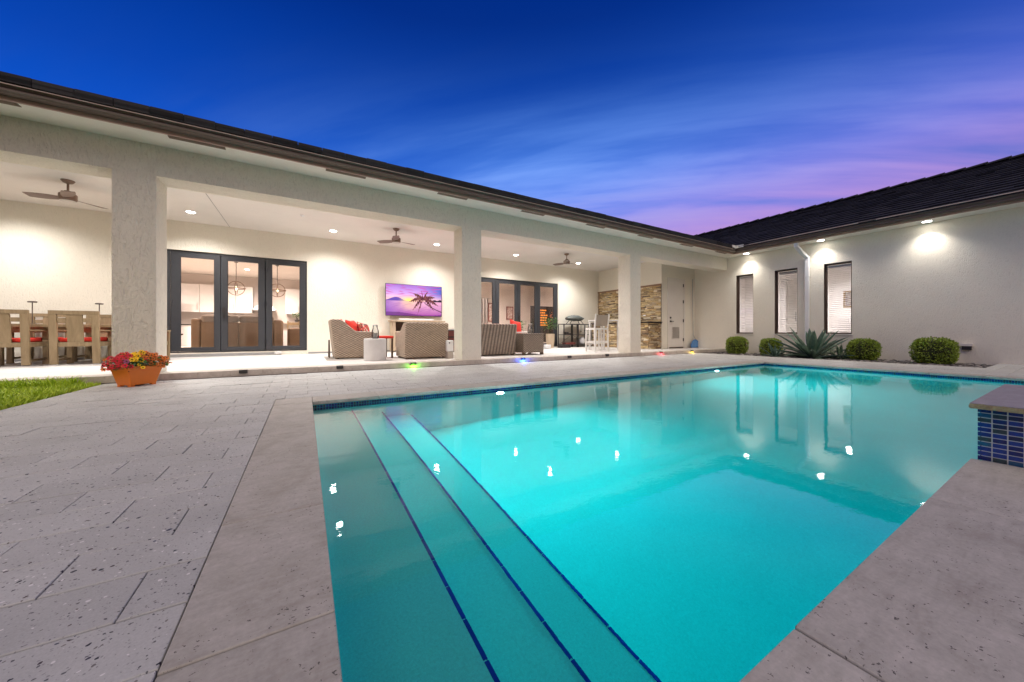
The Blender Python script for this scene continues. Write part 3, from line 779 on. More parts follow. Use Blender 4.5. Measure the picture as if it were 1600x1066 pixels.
# ridge tiles along the top of the wing roof
rm = MB(); A = [(-.15, -.065), (0, 0), (.15, -.065)]
rm.prism([(-.15, -.07), (-.02, .0), (.02, .0), (.15, -.07), (.15, -.095), (0, -.03), (-.15, -.095)], lambda u, v, t: (u, t, v + (0.026 if t < 0 else -.012)), -.23, .23)
rmesh = rm.mesh('ridge_tile', M['roof'])
LT = NW * .345
for k in range(40):
    y = 12.5 - k * .42
    rx, ry, rz_ = wing(6.36 - y, LT, .07)
    inst('ridge_tile', rmesh, rw, (rx, ry, rz_ + .03), (rad(random.gauss(0, .5)), 0, random.gauss(0, .01)))
bk = MB(); L = NW * .345 * cp_
bk.raw([(12.64 + L, 12.4, ZE + LT * sp_), (12.64 + L, -6.6, ZE + LT * sp_), (12.64 + 2 * L, -6.6, ZE), (12.64 + 2 * L, 12.4, ZE)], [(0, 1, 2, 3)])
hp(bk, 'roof', M['roof'])

# back wall with two door openings
D1 = (-2.86, .055, ZP, 2.712); D2 = (4.67, 9.005, ZP, 2.712)
TH = .22
mb = MB()
def wseg(x0, x1, z0, z1): mb.box(x0, x1, YB, YB + TH, z0, z1)
wseg(-9, D1[0], -.1, ZC - .001); wseg(D1[1], D2[0], -.1, ZC - .001); wseg(D2[1], XS + .2, -.1, ZC - .001)
wseg(D1[0], D1[1], D1[3], ZC - .001); wseg(D2[0], D2[1], D2[3], ZC - .001); wseg(D1[0], D1[1], -.1, .185); wseg(D2[0], D2[1], -.1, .12)
hp(mb, 'back_wall', M['stucco'])
mb = MB(); mb.box(D1[1] + .03, D2[0] - .02, YB - .014, YB - .001, ZP, ZP + .045); mb.box(D2[1] + .02, XS - .3, YB - .014, YB - .001, ZP, ZP + .045); mb.box(-9, D1[0] - .02, YB - .014, YB - .001, ZP, ZP + .045)
hp(mb, 'baseboard', M['sill'])
mb = MB(); mb.box(D1[0] - .02, -.55, YB - .10, YB - .003, ZP + .001, .165); hp(mb, 'door_step', M['sill'])
# stone wall plane + store-room wall
mb = MB(); mb.box(XS, XS + .2, YD + .2, YB + .1, -.1, ZC - .002); mb.box(XS, XW - .001, YD, YD + .2, -.1, ZC - .002)
DO = (11.69, 12.56)   # store-room door
hp(mb, 'storage_wall', M['stucco'])
# wing wall with windows
WIN = [(6.13, 6.68), (4.87, 5.49), (3.60, 4.22)]; WZ0, WZ1 = .655, 2.735
mb = MB(); mb2 = mb
def yseg(y0, y1, z0, z1): mb.box(XW, XW + .20, y0, y1, z0, z1)
edges = [-6.0]
ys_ = sorted([v for p_ in WIN for v in p_])
prev = -6.0
for k in range(0, len(ys_), 2): yseg(prev, ys_[k], -.2, ZC + .05); prev = ys_[k + 1]
yseg(prev, 8.6, -.2, ZC + .05)
for y0, y1 in WIN: yseg(y0, y1, -.2, WZ0); yseg(y0, y1, WZ1, ZC + .05)
hp(mb, 'wing_wall', M['stucco'])

# ---- french doors
def door_set(x0, x1, z0, z1, leaves, handle_leaf, y=YB + .05):
    """leaves: list of (leaf x0, leaf x1, pane x0, pane x1)"""
    fr = MB(); d0, d1 = y, y + .09
    fr.box(x0, x0 + .06, d0, d1, z0, z1); fr.box(x1 - .06, x1, d0, d1, z0, z1); fr.box(x0 + .06, x1 - .06, d0, d1, z1 - .055, z1); fr.box(x0 + .06, x1 - .06, d0, d1, z0, z0 + .035)
    for l0, l1 in zip(leaves, leaves[1:]): fr.box((l0[1] + l1[0]) / 2 - .02, (l0[1] + l1[0]) / 2 + .02, d0 + .046, d1, z0 + .035, z1 - .055)
    hp(fr, 'door_frame', M['black_frame'], bevel=.004)
    for i, (a, b_, p0, p1) in enumerate(leaves):
        lf = MB(); z0l, z1l = z0 + .04, z1 - .06; q0, q1 = z0 + .135, z1 - .165; e0, e1 = y - .012, y + .045
        lf.box(a, p0, e0, e1, z0l, z1l); lf.box(p1, b_, e0, e1, z0l, z1l); lf.box(p0, p1, e0, e1, z0l, q0); lf.box(p0, p1, e0, e1, q1, z1l)
        bd = .012
        lf.box(p0, p0 + bd, e0 + .014, e0 + .02, q0, q1); lf.box(p1 - bd, p1, e0 + .014, e0 + .02, q0, q1)
        o = hp(lf, 'french_door', M['black_frame'], bevel=.004)
        gl = MB(); gl.box(p0, p1, y + .012, y + .018, q0, q1); gl.build('glass_pane', M['glass'], o)
        hx = a + .02 if i % 2 == 0 else b_ - .02
        for hz in (z0 + .25, (z0 + z1) / 2, z1 - .32):
            h = MB(); h.cyl((hx, e0 - .008, hz - .06), (hx, e0 - .008, hz + .06), .011, n=8); h.build('hinge', M['black_frame'], o)
        if i == handle_leaf:
            h = MB(); hx = (a + p0) / 2; h.box(hx - .04, hx + .035, e0 - .02, e0 - .001, 1.20, 1.34); h.box(hx - .02, hx + .02, e0 - .018, e0 - .001, 1.06, 1.16)
            h.box(hx - .01, hx + .12, e0 - .055, e0 - .035, 1.105, 1.125); h.cyl((hx, e0 - .002, 1.115), (hx, e0 - .055, 1.115), .01, n=8); h.build('handle', M['black_metal'], o)
door_set(D1[0], D1[1], .195, D1[3], [(-2.79, -1.855, -2.618, -1.975), (-1.845, -.92, -1.713, -1.061), (-.90, .0, -.77, -.117)], 1)
door_set(D2[0], D2[1], .125, D2[3], [(4.735, 6.11, 4.90, 5.975), (6.12, 7.07, 6.257, 6.947), (7.08, 8.0, 7.194, 7.868), (8.01, 8.945, 8.132, 8.806)], 2)

# ---- store-room door (white, with vent) on the wall facing the pool
mb = MB(); y = YD
mb.box(DO[0] - .09, DO[0], y - .03, y - .001, ZP, 2.66 + .09); mb.box(DO[1], DO[1] + .09, y - .03, y - .001, ZP, 2.66 + .09); mb.box(DO[0], DO[1], y - .03, y - .001, 2.66, 2.75)
M['beige_paint'] = mat('beige_paint', rough=.5, fn=simple((.70, .655, .60), .03, 3, .5))
hp(mb, 'door_casing', M['beige_paint'], bevel=.004)
mb = MB(); mb.box(DO[0] + .004, DO[1] - .004, y - .018, y - .001, ZP + .05, 2.655); sd_ = hp(mb, 'storage_door', M['beige_paint'])
mb = MB(); mb.box(DO[0] + .02, DO[1] - .02, y - .03, y - .001, ZP + .004, ZP + .045); mb.build('threshold', M['bronze'], sd_)
for hz in (.42, 1.15, 1.88, 2.50):
    h = MB(); h.box(DO[1] - .03, DO[1] + .012, y - .036, y - .019, hz - .06, hz + .06); h.build('hinge', M['black_metal'], sd_)
h = MB(); h.cyl((DO[0] + .07, y - .019, 1.25), (DO[0] + .07, y - .045, 1.25), .033, n=12); h.cyl((DO[0] + .07, y - .019, 1.115), (DO[0] + .07, y - .05, 1.115), .03, n=12); h.box(DO[0] + .06, DO[0] + .22, y - .065, y - .045, 1.105, 1.125); h.build('handle', M['black_metal'], sd_)
v0, v1 = DO[0] + .16, DO[0] + .62
vn = MB(); vn.box(v0, v0 + .02, y - .032, y - .019, .46, .92); vn.box(v1 - .02, v1, y - .032, y - .019, .46, .92); vn.box(v0 + .02, v1 - .02, y - .032, y - .019, .90, .92); vn.box(v0 + .02, v1 - .02, y - .032, y - .019, .46, .48)
vno = vn.build('vent_grille', M['beige_paint'], sd_)
lv = MB()
for k in range(20): lv.box(v0 + .021, v1 - .021, y - .029, y - .0195, .483 + k * .0208, .491 + k * .0208)
lo = lv.build('vent_louvres', mat('louvre_grey', rough=.6, fn=simple((.36, .33, .30), .05, 5, .6)), sd_); lo['kind'] = 'stuff'

# ---- ledgestone cladding: individual stones
def stone_field(f, u0, u1, v0, v1, parent, seed, meshes, hmin=.035, hmax=.075):
    """f(u, v, out) -> location ; stones laid in irregular rows"""
    rnd = random.Random(seed); v = v0; n = 0
    while v < v1 - .01:
        h = min(rnd.uniform(hmin, hmax), v1 - v)
        u = u0 - rnd.random() * .1
        while u < u1 - .005:
            l = rnd.uniform(.10, .34); a, b_ = max(u, u0), min(u + l, u1); u += l
            if b_ - a < .02: continue
            yield (a + b_) / 2, v + h / 2, b_ - a, h, rnd.uniform(.010, .060), rnd
            n += 1
        v += h
sm = bmesh.new(); bmesh.ops.create_cube(sm, size=1.0); bmesh.ops.bevel(sm, geom=list(sm.edges), offset=.13, segments=1, affect='EDGES')
rnd = random.Random(5)
smesh = []
for k in range(4):
    b2 = sm.copy()
    for v in b2.verts: v.co += Vector((rnd.gauss(0, .035), rnd.gauss(0, .05), rnd.gauss(0, .05)))
    me = bpy.data.meshes.new('stone'); b2.to_mesh(me); b2.free(); me.materials.append(M['stone']); smesh.append(me)
sm.free()
Z1, Z2 = 1.115, 2.44
clad = MB(); clad.box(XS - .012, XS - .001, YD + .001, YB - .002, 1.0, Z2); clad_o = hp(clad, 'stone_cladding', M['stone_back'])
st_list = []
for (u, v, l, h, out, rn) in stone_field(None, YD + .005, YB - .02, 1.10, Z2, None, 11, None, .03, .065):
    st_list.append((0 if (u < 9.25 or u > 10.1) else 1, u, v, l, h, out, rn.choice(smesh)))
st_list.sort(key=lambda q: (q[0], q[1])); spare = MB()
for i_, (_, u, v, l, h, out, me_) in enumerate(st_list):
    if i_ < 300: inst('stone', me_, clad_o, (XS - .012 - out / 2, u, v), (0, 0, 0), (out, l - .008, h - .009))
    else: spare.box(XS - .012 - out, XS - .011, u - l / 2 + .003, u + l / 2 - .003, v - h / 2 + .003, v + h / 2 - .003)
if spare.v: o = spare.build('hidden_stones', M['stone'], clad_o); o['kind'] = 'stuff'
mb = MB(); mb.box(XS - .05, XS - .001, YD, YB - .002, Z2, Z2 + .055); hp(mb, 'cladding_cap', M['trim_brown'], bevel=.004)

# ---- wing windows with venetian blinds
slat = MB(); slat.box(-.022, .022, -.5, .5, -.0013, .0013); slmesh = slat.mesh('slat', M['blind'])
for i, (y0, y1) in enumerate(WIN):
    mb = MB(); x = XW + .10; fw = .045
    mb.box(x, x + .05, y0, y0 + fw, WZ0, WZ1); mb.box(x, x + .05, y1 - fw, y1, WZ0, WZ1); mb.box(x, x + .05, y0 + fw, y1 - fw, WZ1 - fw, WZ1); mb.box(x, x + .05, y0 + fw, y1 - fw, WZ0, WZ0 + fw)
    # reveal lining, dark
    mb.box(XW + .003, x, y0 + .0005, y0 + .006, WZ0, WZ1); mb.box(XW + .003, x, y1 - .006, y1 - .0005, WZ0, WZ1); mb.box(XW + .003, x, y0 + .006, y1 - .006, WZ1 - .006, WZ1 - .0005)
    o = hp(mb, 'window', M['window_frame'])
    gl = MB(); gl.box(x + .02, x + .026, y0 + fw, y1 - fw, WZ0 + fw, WZ1 - fw); gl.build('glass_pane', M['glass'], o)
    si = MB(); si.box(XW - .03, x, y0 - .02, y1 + .02, WZ0 - .035, WZ0 - .001); si.build('sill', M['beige_paint'], o)
    hr = MB(); hr.box(x + .075, x + .125, y0 + fw, y1 - fw, WZ1 - .11, WZ1 - .05); hr.build('blind_headrail', M['blind'], o)
    n = 34; L = y1 - y0 - 2 * fw - .012
    for k in range(n):
        z = WZ0 + .07 + k * (WZ1 - WZ0 - .20) / (n - 1)
        inst('slat', slmesh, o, (x + .10, (y0 + y1) / 2, z), (0, rad((-30, -38, -26)[i]), 0), (1, L, 1))
    cdm = MB()
    for q in (.2, .8): cdm.cyl((x + .075, y0 + (y1 - y0) * q, WZ0 + .06), (x + .075, y0 + (y1 - y0) * q, WZ1 - .08), .0015, n=5)
    cdm.build('blind_cord', M['blind'], o)

# downspout
ds = thing('downspout', 'white downspout running down the wing wall between two windows', 'downspout', (XW, 4.60, 0))
mb = MB()
def rtube(pts, wx, wy):
    for (p, q) in zip(pts, pts[1:]):
        p = Vector(p); q = Vector(q); t = (q - p).normalized(); a = Vector((0, 1, 0)) if abs(t.y) < .8 else Vector((1, 0, 0)); a = (a - t * a.dot(t)).normalized(); b_ = t.cross(a)
        vs = [pt + a * (sx * wy) + b_ * (sy * wx) for pt in (p - t * .012, q + t * .012) for sx, sy in ((-1, -1), (1, -1), (1, 1), (-1, 1))]
        mb.raw(vs, [(0, 1, 5, 4), (1, 2, 6, 5), (2, 3, 7, 6), (3, 0, 4, 7), (3, 2, 1, 0), (4, 5, 6, 7)])
rtube([(-.50, .12, ZC + .01), (-.50, .12, ZC - .10), (-.30, .06, ZC - .28), (-.062, 0, ZC - .42), (-.062, 0, .10)], .042, .05)
mb.build('pipe', M['pipe_white'], ds, bevel=.006)
for z in (.6, 2.4):
    b2 = MB(); b2.box(-.108, -.002, -.056, .056, z, z + .03); b2.build('strap', M['pipe_white'], ds)

# ------------------------------------------------------------------ interior rooms
def room(x0, x1, y0, y1, z1, name='interior_room'):
    mb = MB(); t = .1
    mb.box(x0 - t, x0, y0, y1, 0, z1); mb.box(x1, x1 + t, y0, y1, 0, z1); mb.box(x0 - t, x1 + t, y1, y1 + t, 0, z1)
    r = hp(mb, 'interior_wall', M['interior_wall'])
    mb = MB(); mb.box(x0 - t, x1 + t, y0, y1 + t, z1, z1 + t); hp(mb, 'interior_ceiling', M['interior_ceiling'])
    mb = MB(); mb.box(x0 - t, x1 + t, y0, y1 + t, .0, .125); hp(mb, 'interior_floor', M['int_floor'])
room(-8.0, 2.6, YB + TH, 20.2, 3.25)
room(2.75, 11.0, YB + TH, 16.2, 3.25)
mb = MB(); mb.box(XW + .2, 17.0, 2.4, 2.5, 0, 3.1); mb.box(XW + .2, 17.0, 8.1, 8.2, 0, 3.1); mb.box(16.9, 17.0, 2.5, 8.1, 0, 3.1); hp(mb, 'interior_wall', M['white_lacquer'])
mb = MB(); mb.box(XW + .2, 17.0, 2.4, 8.2, 3.1, 3.2); hp(mb, 'interior_ceiling', M['interior_ceiling'])
mb = MB(); mb.box(XW + .2, 17.0, 2.4, 8.2, 0, .1); hp(mb, 'interior_floor', M['int_floor'])

# ------------------------------------------------------------------ downlights
trim = MB(); trim.lathe([(.078, -.0005), (.098, -.0005), (.10, -.006), (.082, -.013), (.078, -.010)], n=24, caps=False)
trim_me = trim.mesh('trim_ring', M['white_plastic'])
lensm = MB(); lensm.cyl((0, 0, -.012), (0, 0, -.004), .076, n=20); lens_me = lensm.mesh('lens', M['lens'])
def downlight(x, y, z, label, power, color=(1, .97, .95), angle=150, blend=.95, group='recessed downlights', name='downlight', spot=True):
    t = thing(name, label, 'downlight', (x, y, z), 0, group)
    inst('trim_ring', trim_me, t); inst('lens', lens_me, t)
    if spot: lamp('downlight_lamp', 'SPOT', t, (0, 0, -.03), power, color, (0, 0, -1), spot_size=rad(angle), spot_blend=blend, shadow_soft_size=.05)
    else: lamp('downlight_lamp', 'AREA', t, (0, 0, -.03), power, color, (0, 0, -1), shape='DISK', size=.16)
    return t
PW = 255
XL = [(-5.05, 'over the dining table at far left'), (-2.207, 'just right of the first column'), (.65, 'between the doors and the television'), (3.50, 'beside the second column'), (6.36, 'above the four-panel doors'), (9.215, 'beside the right-hand fan')]
for x, s_ in XL:
    downlight(x, 10.45, ZC, 'lit recessed patio ceiling downlight, rear row, ' + s_, PW)
for (x, _), s_ in zip(XL, ('first', 'second', 'third', 'fourth', 'fifth', 'sixth')):
    downlight(x, 8.47, ZC, 'patio ceiling downlight in the front row behind the beam, %s from the left' % s_, PW)
for y, s_ in ((6.22, 'above the leftmost window'), (4.21, 'above the third window'), (2.17, 'furthest from the windows')):
    downlight(13.06, y, ZC, 'small lit soffit light under the wing eave ' + s_, 72, (1, .95, .88), 116, 1.0, 'soffit lights on the wing')

# ------------------------------------------------------------------ ceiling fans
def fan(x, y, rz, label):
    t = thing('ceiling_fan', label, 'ceiling fan', (x, y, ZC), rz, 'ceiling fans')
    mb = MB(); mb.lathe([(.085, -.001), (.085, -.012), (.06, -.045), (.022, -.062)], n=20); mb.build('canopy', M['fan_bronze'], t, smooth=False)
    mb = MB(); mb.cyl((0, 0, -.05), (0, 0, -.20), .016, n=10); mb.build('downrod', M['fan_bronze'], t)
    mb = MB(); mb.lathe([(.03, -.185), (.045, -.19), (.045, -.205), (.075, -.225), (.105, -.245), (.112, -.255), (.112, -.345), (.09, -.365), (.075, -.372)], n=24); mb.build('motor_housing', M['fan_bronze'], t)
    mb = MB(); mb.lathe([(.100, -.366), (.098, -.378), (.07, -.388), (.02, -.392)], n=20); mb.build('bottom_cap', mat('fan_cap', rough=.4, fn=simple((.62, .58, .54), .03, 9, .4)), t)
    bl = MB(); n = 7; vs = []
    for k in range(n + 1):
        f = k / n; xx = .10 + .42 * f; wd = .05 + .035 * math.sin(f * 2.4); tw = .30 - .15 * f
        for sgn in (-1, 1):
            for zt in (0, .007): vs.append((xx, sgn * wd, -.325 + sgn * wd * math.sin(tw) + zt))
    fs = []
    for k in range(n):
        a = k * 4; b_ = a + 4
        fs += [(a, b_, b_ + 2, a + 2), (a + 1, a + 3, b_ + 3, b_ + 1), (a, a + 1, b_ + 1, b_), (a + 2, b_ + 2, b_ + 3, a + 3)]
    fs += [(0, 2, 3, 1), (n * 4, n * 4 + 1, n * 4 + 3, n * 4 + 2)]
    bl.raw(vs, fs); bm_ = bl.mesh('blade', M['fan_blade'])
    for k in range(3): inst('blade', bm_, t, (0, 0, 0), (0, 0, k * 2 * math.pi / 3))
fan(-3.64, 9.42, -1.2, 'bronze three-blade ceiling fan over the dining set at left')
fan(2.06, 9.42, -1.8, 'bronze ceiling fan in front of the television wall')
fan(7.78, 9.42, -2.26, 'bronze ceiling fan in front of the four-panel doors at right')
mb = MB(); mb.lathe([(.05, 0), (.05, -.008), (.03, -.014), (.012, -.03)], n=14)
o = mb.build('ceiling_sprinkler', M['white_plastic'], None, (-.05, 9.45, ZC - .001)); tag(o, 'tiny round sprinkler cap on the patio ceiling left of the middle fan', 'sprinkler')
o = mb.build('ceiling_sprinkler', M['white_plastic'], None, (9.6, 8.9, ZC - .001)); tag(o, 'tiny round sprinkler cap on the patio ceiling right of the right fan', 'sprinkler')

# ------------------------------------------------------------------ television
def tv():
    W, H = 1.79, .985
    t = thing('television', 'flat television on the patio wall showing a palm at sunset', 'television', (3.06, YB - .125, 1.235))
    mb = MB(); mb.box(-W / 2 - .012, W / 2 + .012, .0, .035, -.012, H + .012); mb.box(-.5, .5, .035, .06, .15, .7); mb.build('bezel', M['black_metal'], t)
    mb = MB(); mb.box(-.25, .25, .06, .124, .3, .6); mb.build('wall_bracket', M['black_metal'], t)
    NX, NZ = 180, 100
    vs = [((i / NX - .5) * W, -.002, j / NZ * H) for j in range(NZ + 1) for i in range(NX + 1)]
    fs = [(j * (NX + 1) + i, j * (NX + 1) + i + 1, (j + 1) * (NX + 1) + i + 1, (j + 1) * (NX + 1) + i) for j in range(NZ) for i in range(NX)]
    me = bpy.data.meshes.new('screen'); me.from_pydata(vs, [], fs); me.update()
    def lerp(a, b_, f): f = max(0, min(1, f)); return tuple(p * (1 - f) + q * f for p, q in zip(a, b_))
    def nz(x, y): return .5 + .5 * math.sin(x * 7.1 + 2.3 * math.sin(y * 9.7 + x * 3.1)) * math.cos(y * 11.3 + 1.7 * math.sin(x * 5.9))
    def picture(u, v):
        if v > .47:   # sky
            s = (v - .47) / .53
            c = lerp((.95, .52, .42), (.62, .36, .72), s * 2.2)
            c = lerp(c, (.25, .09, .50), (s - .35) * 1.3)
            c = lerp(c, (.05, .10, .45), max(0, u - .62) * 2.6 * min(1, s * 1.8))
            n = nz(u * 2.0, v * 3.2)
            c = lerp(c, (.50, .06, .34), max(0, n - .55) * 1.7 * min(1, s * 2))
            n2 = nz(u * 4.3 + 3, v * 6 + 1); c = lerp(c, (.16, .24, .75), max(0, n2 - .7) * 1.6 * max(0, u - .55))
            hx = .12 * math.exp(-((u - .17) / .13) ** 2)
            if v < .475 + hx: c = (.10, .05, .34)
            sun = math.exp(-((u - .40) / .10) ** 2 - ((v - .50) / .09) ** 2); c = lerp(c, (1.0, .72, .18), sun * 1.1)
            isl = .50 + .05 * math.sin(u * 60) * .3 + .03
            if u > .78 and v < isl + .05 * (u - .78): c = (.02, .012, .03)
        else:
            s = v / .47
            c = lerp((.33, .06, .32), (.72, .36, .52), s * 1.1)
            c = lerp(c, (.14, .05, .42), max(0, .75 - u * 1.7) * .9)
            gl = math.exp(-((u - .40) / .13) ** 2) * max(0, s - .25); c = lerp(c, (.95, .62, .25), gl)
            c = lerp(c, (.24, .05, .30), max(0, nz(u * 2.2, v * 14) - .55) * 1.2)
            if v < .07 + .05 * math.sin(u * 5 + 1): c = lerp(c, (.10, .02, .14), .75)
        # palm: trunk curving in from the lower right, crown left of it
        bx = .66 + .34 * ((.50 - v) / .38) ** 1.0 if v < .5 else 9
        tv_ = .50 - .36 * ((u - .66) / .34) ** .62 if u > .66 else -9
        if u > .66 and abs(v - tv_) < .013: c = (.02, .01, .02)
        for ang, ln, dr in ((2.85, .25, .26), (3.5, .20, .36), (2.35, .25, .12), (1.75, .20, .02), (1.2, .21, .06), (.6, .25, .18), (.05, .27, .30), (-.5, .22, .30), (4.1, .17, .40)):
            best = 9; bf = 0; bp = 0
            for q in range(0, 18):
                f = q / 17; px_ = .655 + math.cos(ang) * ln * f; pv = .585 + math.sin(ang) * ln * 1.3 * f - dr * f * f * .85
                dd = abs(u - px_)
                if dd < best: best = dd; bf = f; bp = pv
            if best < .012 and -.13 * math.sin(math.pi * min(1, bf * .90 + .10)) * (.72 + .28 * math.sin(u * 200)) < v - bp < .015 + .035 * math.sin(math.pi * bf) * (.5 + .5 * math.sin(u * 230 + 1)):
                return (.07, .015, .03) if nz(u * 30, v * 20) > .35 else (.30, .09, .08)
        if (u - .655) ** 2 + ((v - .57) * .6) ** 2 < .0011: return (.04, .012, .015)
        return c
    ca = me.color_attributes.new('picture', 'FLOAT_COLOR', 'POINT')
    for k, v in enumerate(vs):
        c = picture(v[0] / W + .5, v[2] / H); ca.data[k].color = (c[0], c[1], c[2], 1)
    m = bpy.data.materials.new('tv_picture'); m.use_nodes = True; b = NB(m.node_tree); b.n.clear()
    at = b.new('ShaderNodeAttribute'); at.attribute_name = 'picture'
    em_ = b.new('ShaderNodeEmission'); b.l.new(at.outputs['Color'], em_.inputs[0]); em_.inputs[1].default_value = 1.25
    gs = b.new('ShaderNodeBsdfGlossy'); gs.inputs['Roughness'].default_value = .15; gs.inputs[0].default_value = (.04, .04, .04, 1)
    ad = b.new('ShaderNodeAddShader'); b.l.new(em_.outputs[0], ad.inputs[0]); b.l.new(gs.outputs[0], ad.inputs[1])
    oo = b.new('ShaderNodeOutputMaterial'); b.l.new(ad.outputs[0], oo.inputs[0]); me.materials.append(m)
    inst('screen', me, t)
tv()

# media console + soundbar
t = thing('media_console', 'light wood media console with dark open shelves under the television', 'console', (3.10, YB - .26, ZP))
mb = MB(); W, D, H = 1.62, .20, .98
mb.box(-W / 2, -W / 2 + .10, -D, D, 0.03, H - .05); mb.box(W / 2 - .10, W / 2, -D, D, .03, H - .05); mb.box(-W / 2 + .1, W / 2 - .1, -D, D, .08, .14); mb.box(-.03, .03, -D, D, .14, H - .05); mb.box(-W / 2 + .1, W / 2 - .1, -D, D, .60, .64)
mb.build('carcass', M['console_wood'], t, bevel=.006)
mb = MB(); mb.box(-W / 2 - .05, W / 2 + .05, -D - .04, D, H - .05, H); mb.build('top', M['console_wood'], t, bevel=.008)
mb = MB(); mb.box(-W / 2 + .1, W / 2 - .1, D - .02, D - .001, .14, H - .05); mb.build('back_panel', M['dark_wood'], t)
for sx in (-1, 1):
    mb = MB(); mb.box(min(sx * .1, sx * (W / 2 - .12)), max(sx * .1, sx * (W / 2 - .12)), -D + .002, -D + .022, .15, .59); mb.build('door', M['console_wood'], t)
o = MB().box(-.55, .55, -.05, .05, 0, .06).build('soundbar', M['white_plastic'], None, (3.08, YB - .26, ZP + .98), bevel=.012); tag(o, 'white soundbar lying on the wooden console below the television', 'soundbar')

# ------------------------------------------------------------------ wicker club chairs
def curve_profile(depth, hb, ha, hf, lean):
    """side outline (u forward from the back, v up): high back sweeping down to the arm"""
    pts = [(0.05, .03), (depth - .02, .03), (depth, hf * .5), (depth + .005, ha - .03), (depth - .03, ha)]
    for k in range(1, 9):
        f = k / 9; u = depth * .62 * (1 - f) + .10 * f; s = f * f * (3 - 2 * f)
        pts.append((u, ha + (hb - ha) * s))
    pts += [(.02 - lean * .6, hb), (-lean, hb - .03)]
    return pts
def club_chair(loc, rz, label, W=1.0, depth=.92, hb=.83, m_='wicker', cushions=True, back=-.03):
    t = thing('wicker_chair', label, 'armchair', loc, rz, 'wicker patio seats')
    a = MB(); pf_ = curve_profile(depth, hb, .62, .6, .05)
    for sx in (-1, 1):
        a = MB(); x0, x1 = sorted((sx * (W / 2 - .14), sx * W / 2))
        a.prism(pf_, lambda u, v, tt: (tt, u, v), x0, x1); a.build('arm', M[m_], t, bevel=.025, seg=3)
    b = MB(); b.prism([(.045, .03), (.16, .03), (.12, hb - .01), (-.03, hb), (-.05, hb - .03)], lambda u, v, tt: (tt, u, v), -W / 2 + .02, W / 2 - .02)
    b.build('backrest', M[m_], t, bevel=.022, seg=3)
    s = MB(); s.box(-W / 2 + .13, W / 2 - .13, .1, depth - .02, .08, .32); s.build('seat_base', M[m_], t)
    for sx in (-1, 1):
        for yy in (.09, depth - .10):
            f = MB(); f.box(sx * (W / 2 - .07) - .035, sx * (W / 2 - .07) + .035, yy - .035, yy + .035, 0, .05); f.build('foot', M['dark_wood'], t)
    if cushions:
        q = MB(); q.box(-W / 2 + .145, W / 2 - .145, .15, depth + .03, .325, .47); q.build('seat_cushion', M['red'], t, bevel=.045, seg=4)
        q = MB(); Mx = Matrix.Translation((0, .14, .46)) @ Matrix.Rotation(rad(12), 4, 'X'); q.box(-W / 2 + .16, W / 2 - .16, .0, .16, 0, hb - .46 + back, M=Mx); q.build('back_cushion', M['red'], t, bevel=.05, seg=4)
    return t
def puff(name, loc, rot, size, m_, label, cat='pillow'):
    """throw pillow: a pinched square"""
    mb = MB(); n = 10; vs = []; fs = []
    for sgn in (1, -1):
        for j in range(n + 1):
            for i in range(n + 1):
                u, v = i / n * 2 - 1, j / n * 2 - 1; e_ = max(0, (1 - u ** 4) * (1 - v ** 4)) ** .6
                pin = 1 - .10 * (1 - abs(u)) * abs(v) ** 3 ; pin2 = 1 - .10 * (1 - abs(v)) * abs(u) ** 3
                vs.append((u * size / 2 * pin2, sgn * (.075 * e_ + .002), v * size / 2 * pin))
    for s_ in range(2):
        o_ = s_ * (n + 1) ** 2
        for j in range(n):
            for i in range(n):
                q = (o_ + j * (n + 1) + i, o_ + j * (n + 1) + i + 1, o_ + (j + 1) * (n + 1) + i + 1, o_ + (j + 1) * (n + 1) + i); fs.append(q if s_ else q[::-1])
    mb.raw(vs, fs); o = mb.build(name, M[m_], None, loc, smooth=True); o.rotation_euler = rot
    return tag(o, label, cat)
# left chair: seen from its right side, facing the television side of the patio
club_chair((.53, 9.03, ZP), rad(-90), 'wicker club chair seen side-on with red cushions, left of the white drum table', W=.86, depth=.86, hb=.90, back=-.01)
puff('throw_pillow', (.98, 8.88, ZP + .68), (rad(-25), 0, rad(62)), .46, 'red', 'plain red throw pillow leaning on the back of the side-on wicker chair')
puff('throw_pillow', (1.20, 8.86, ZP + .64), (rad(-20), rad(8), rad(50)), .40, 'pattern', 'dark red floral throw pillow in the side-on wicker chair')
club_chair((2.415, 7.88, ZP), 0, 'wicker club chair with its back to the pool, in front of the television', W=1.0, depth=.92, hb=.83)
club_chair((4.30, 7.92, ZP), 0, 'dark ribbed wicker chair with its back to the pool, right of the second column', W=1.06, depth=.9, hb=.825, m_='wicker_dark', back=-.01)
# metal framed seat beyond the ottoman with a red pillow
t = thing('patio_armchair', 'pale metal framed armchair partly hidden behind the wicker ottoman', 'armchair', (5.52, 9.05, ZP), rad(100))
mb = MB()
for sx in (-.33, .33):
    mb.tube([(sx, -.33, 0), (sx, -.33, .56), (sx, -.20, .62), (sx, .28, .60), (sx, .34, .80)], .016); mb.tube([(sx, .30, 0), (sx, .30, .6)], .016)
mb.tube([(-.33, .34, .80), (.33, .34, .80)], .016); mb.build('frame', M['white_metal'], t, smooth=True)
mb = MB(); mb.box(-.31, .31, -.3, .3, .32, .46); mb.build('seat_cushion', M['red'], t, bevel=.03)
mb = MB(); mb.box(-.31, .31, .27, .33, .46, .78); mb.build('back_panel', M['mesh_fabric'], t)
puff('throw_pillow', (5.35, 8.80, ZP + .72), (rad(-14), rad(10), rad(18)), .48, 'red', 'large plain red pillow standing up behind the wicker ottoman')
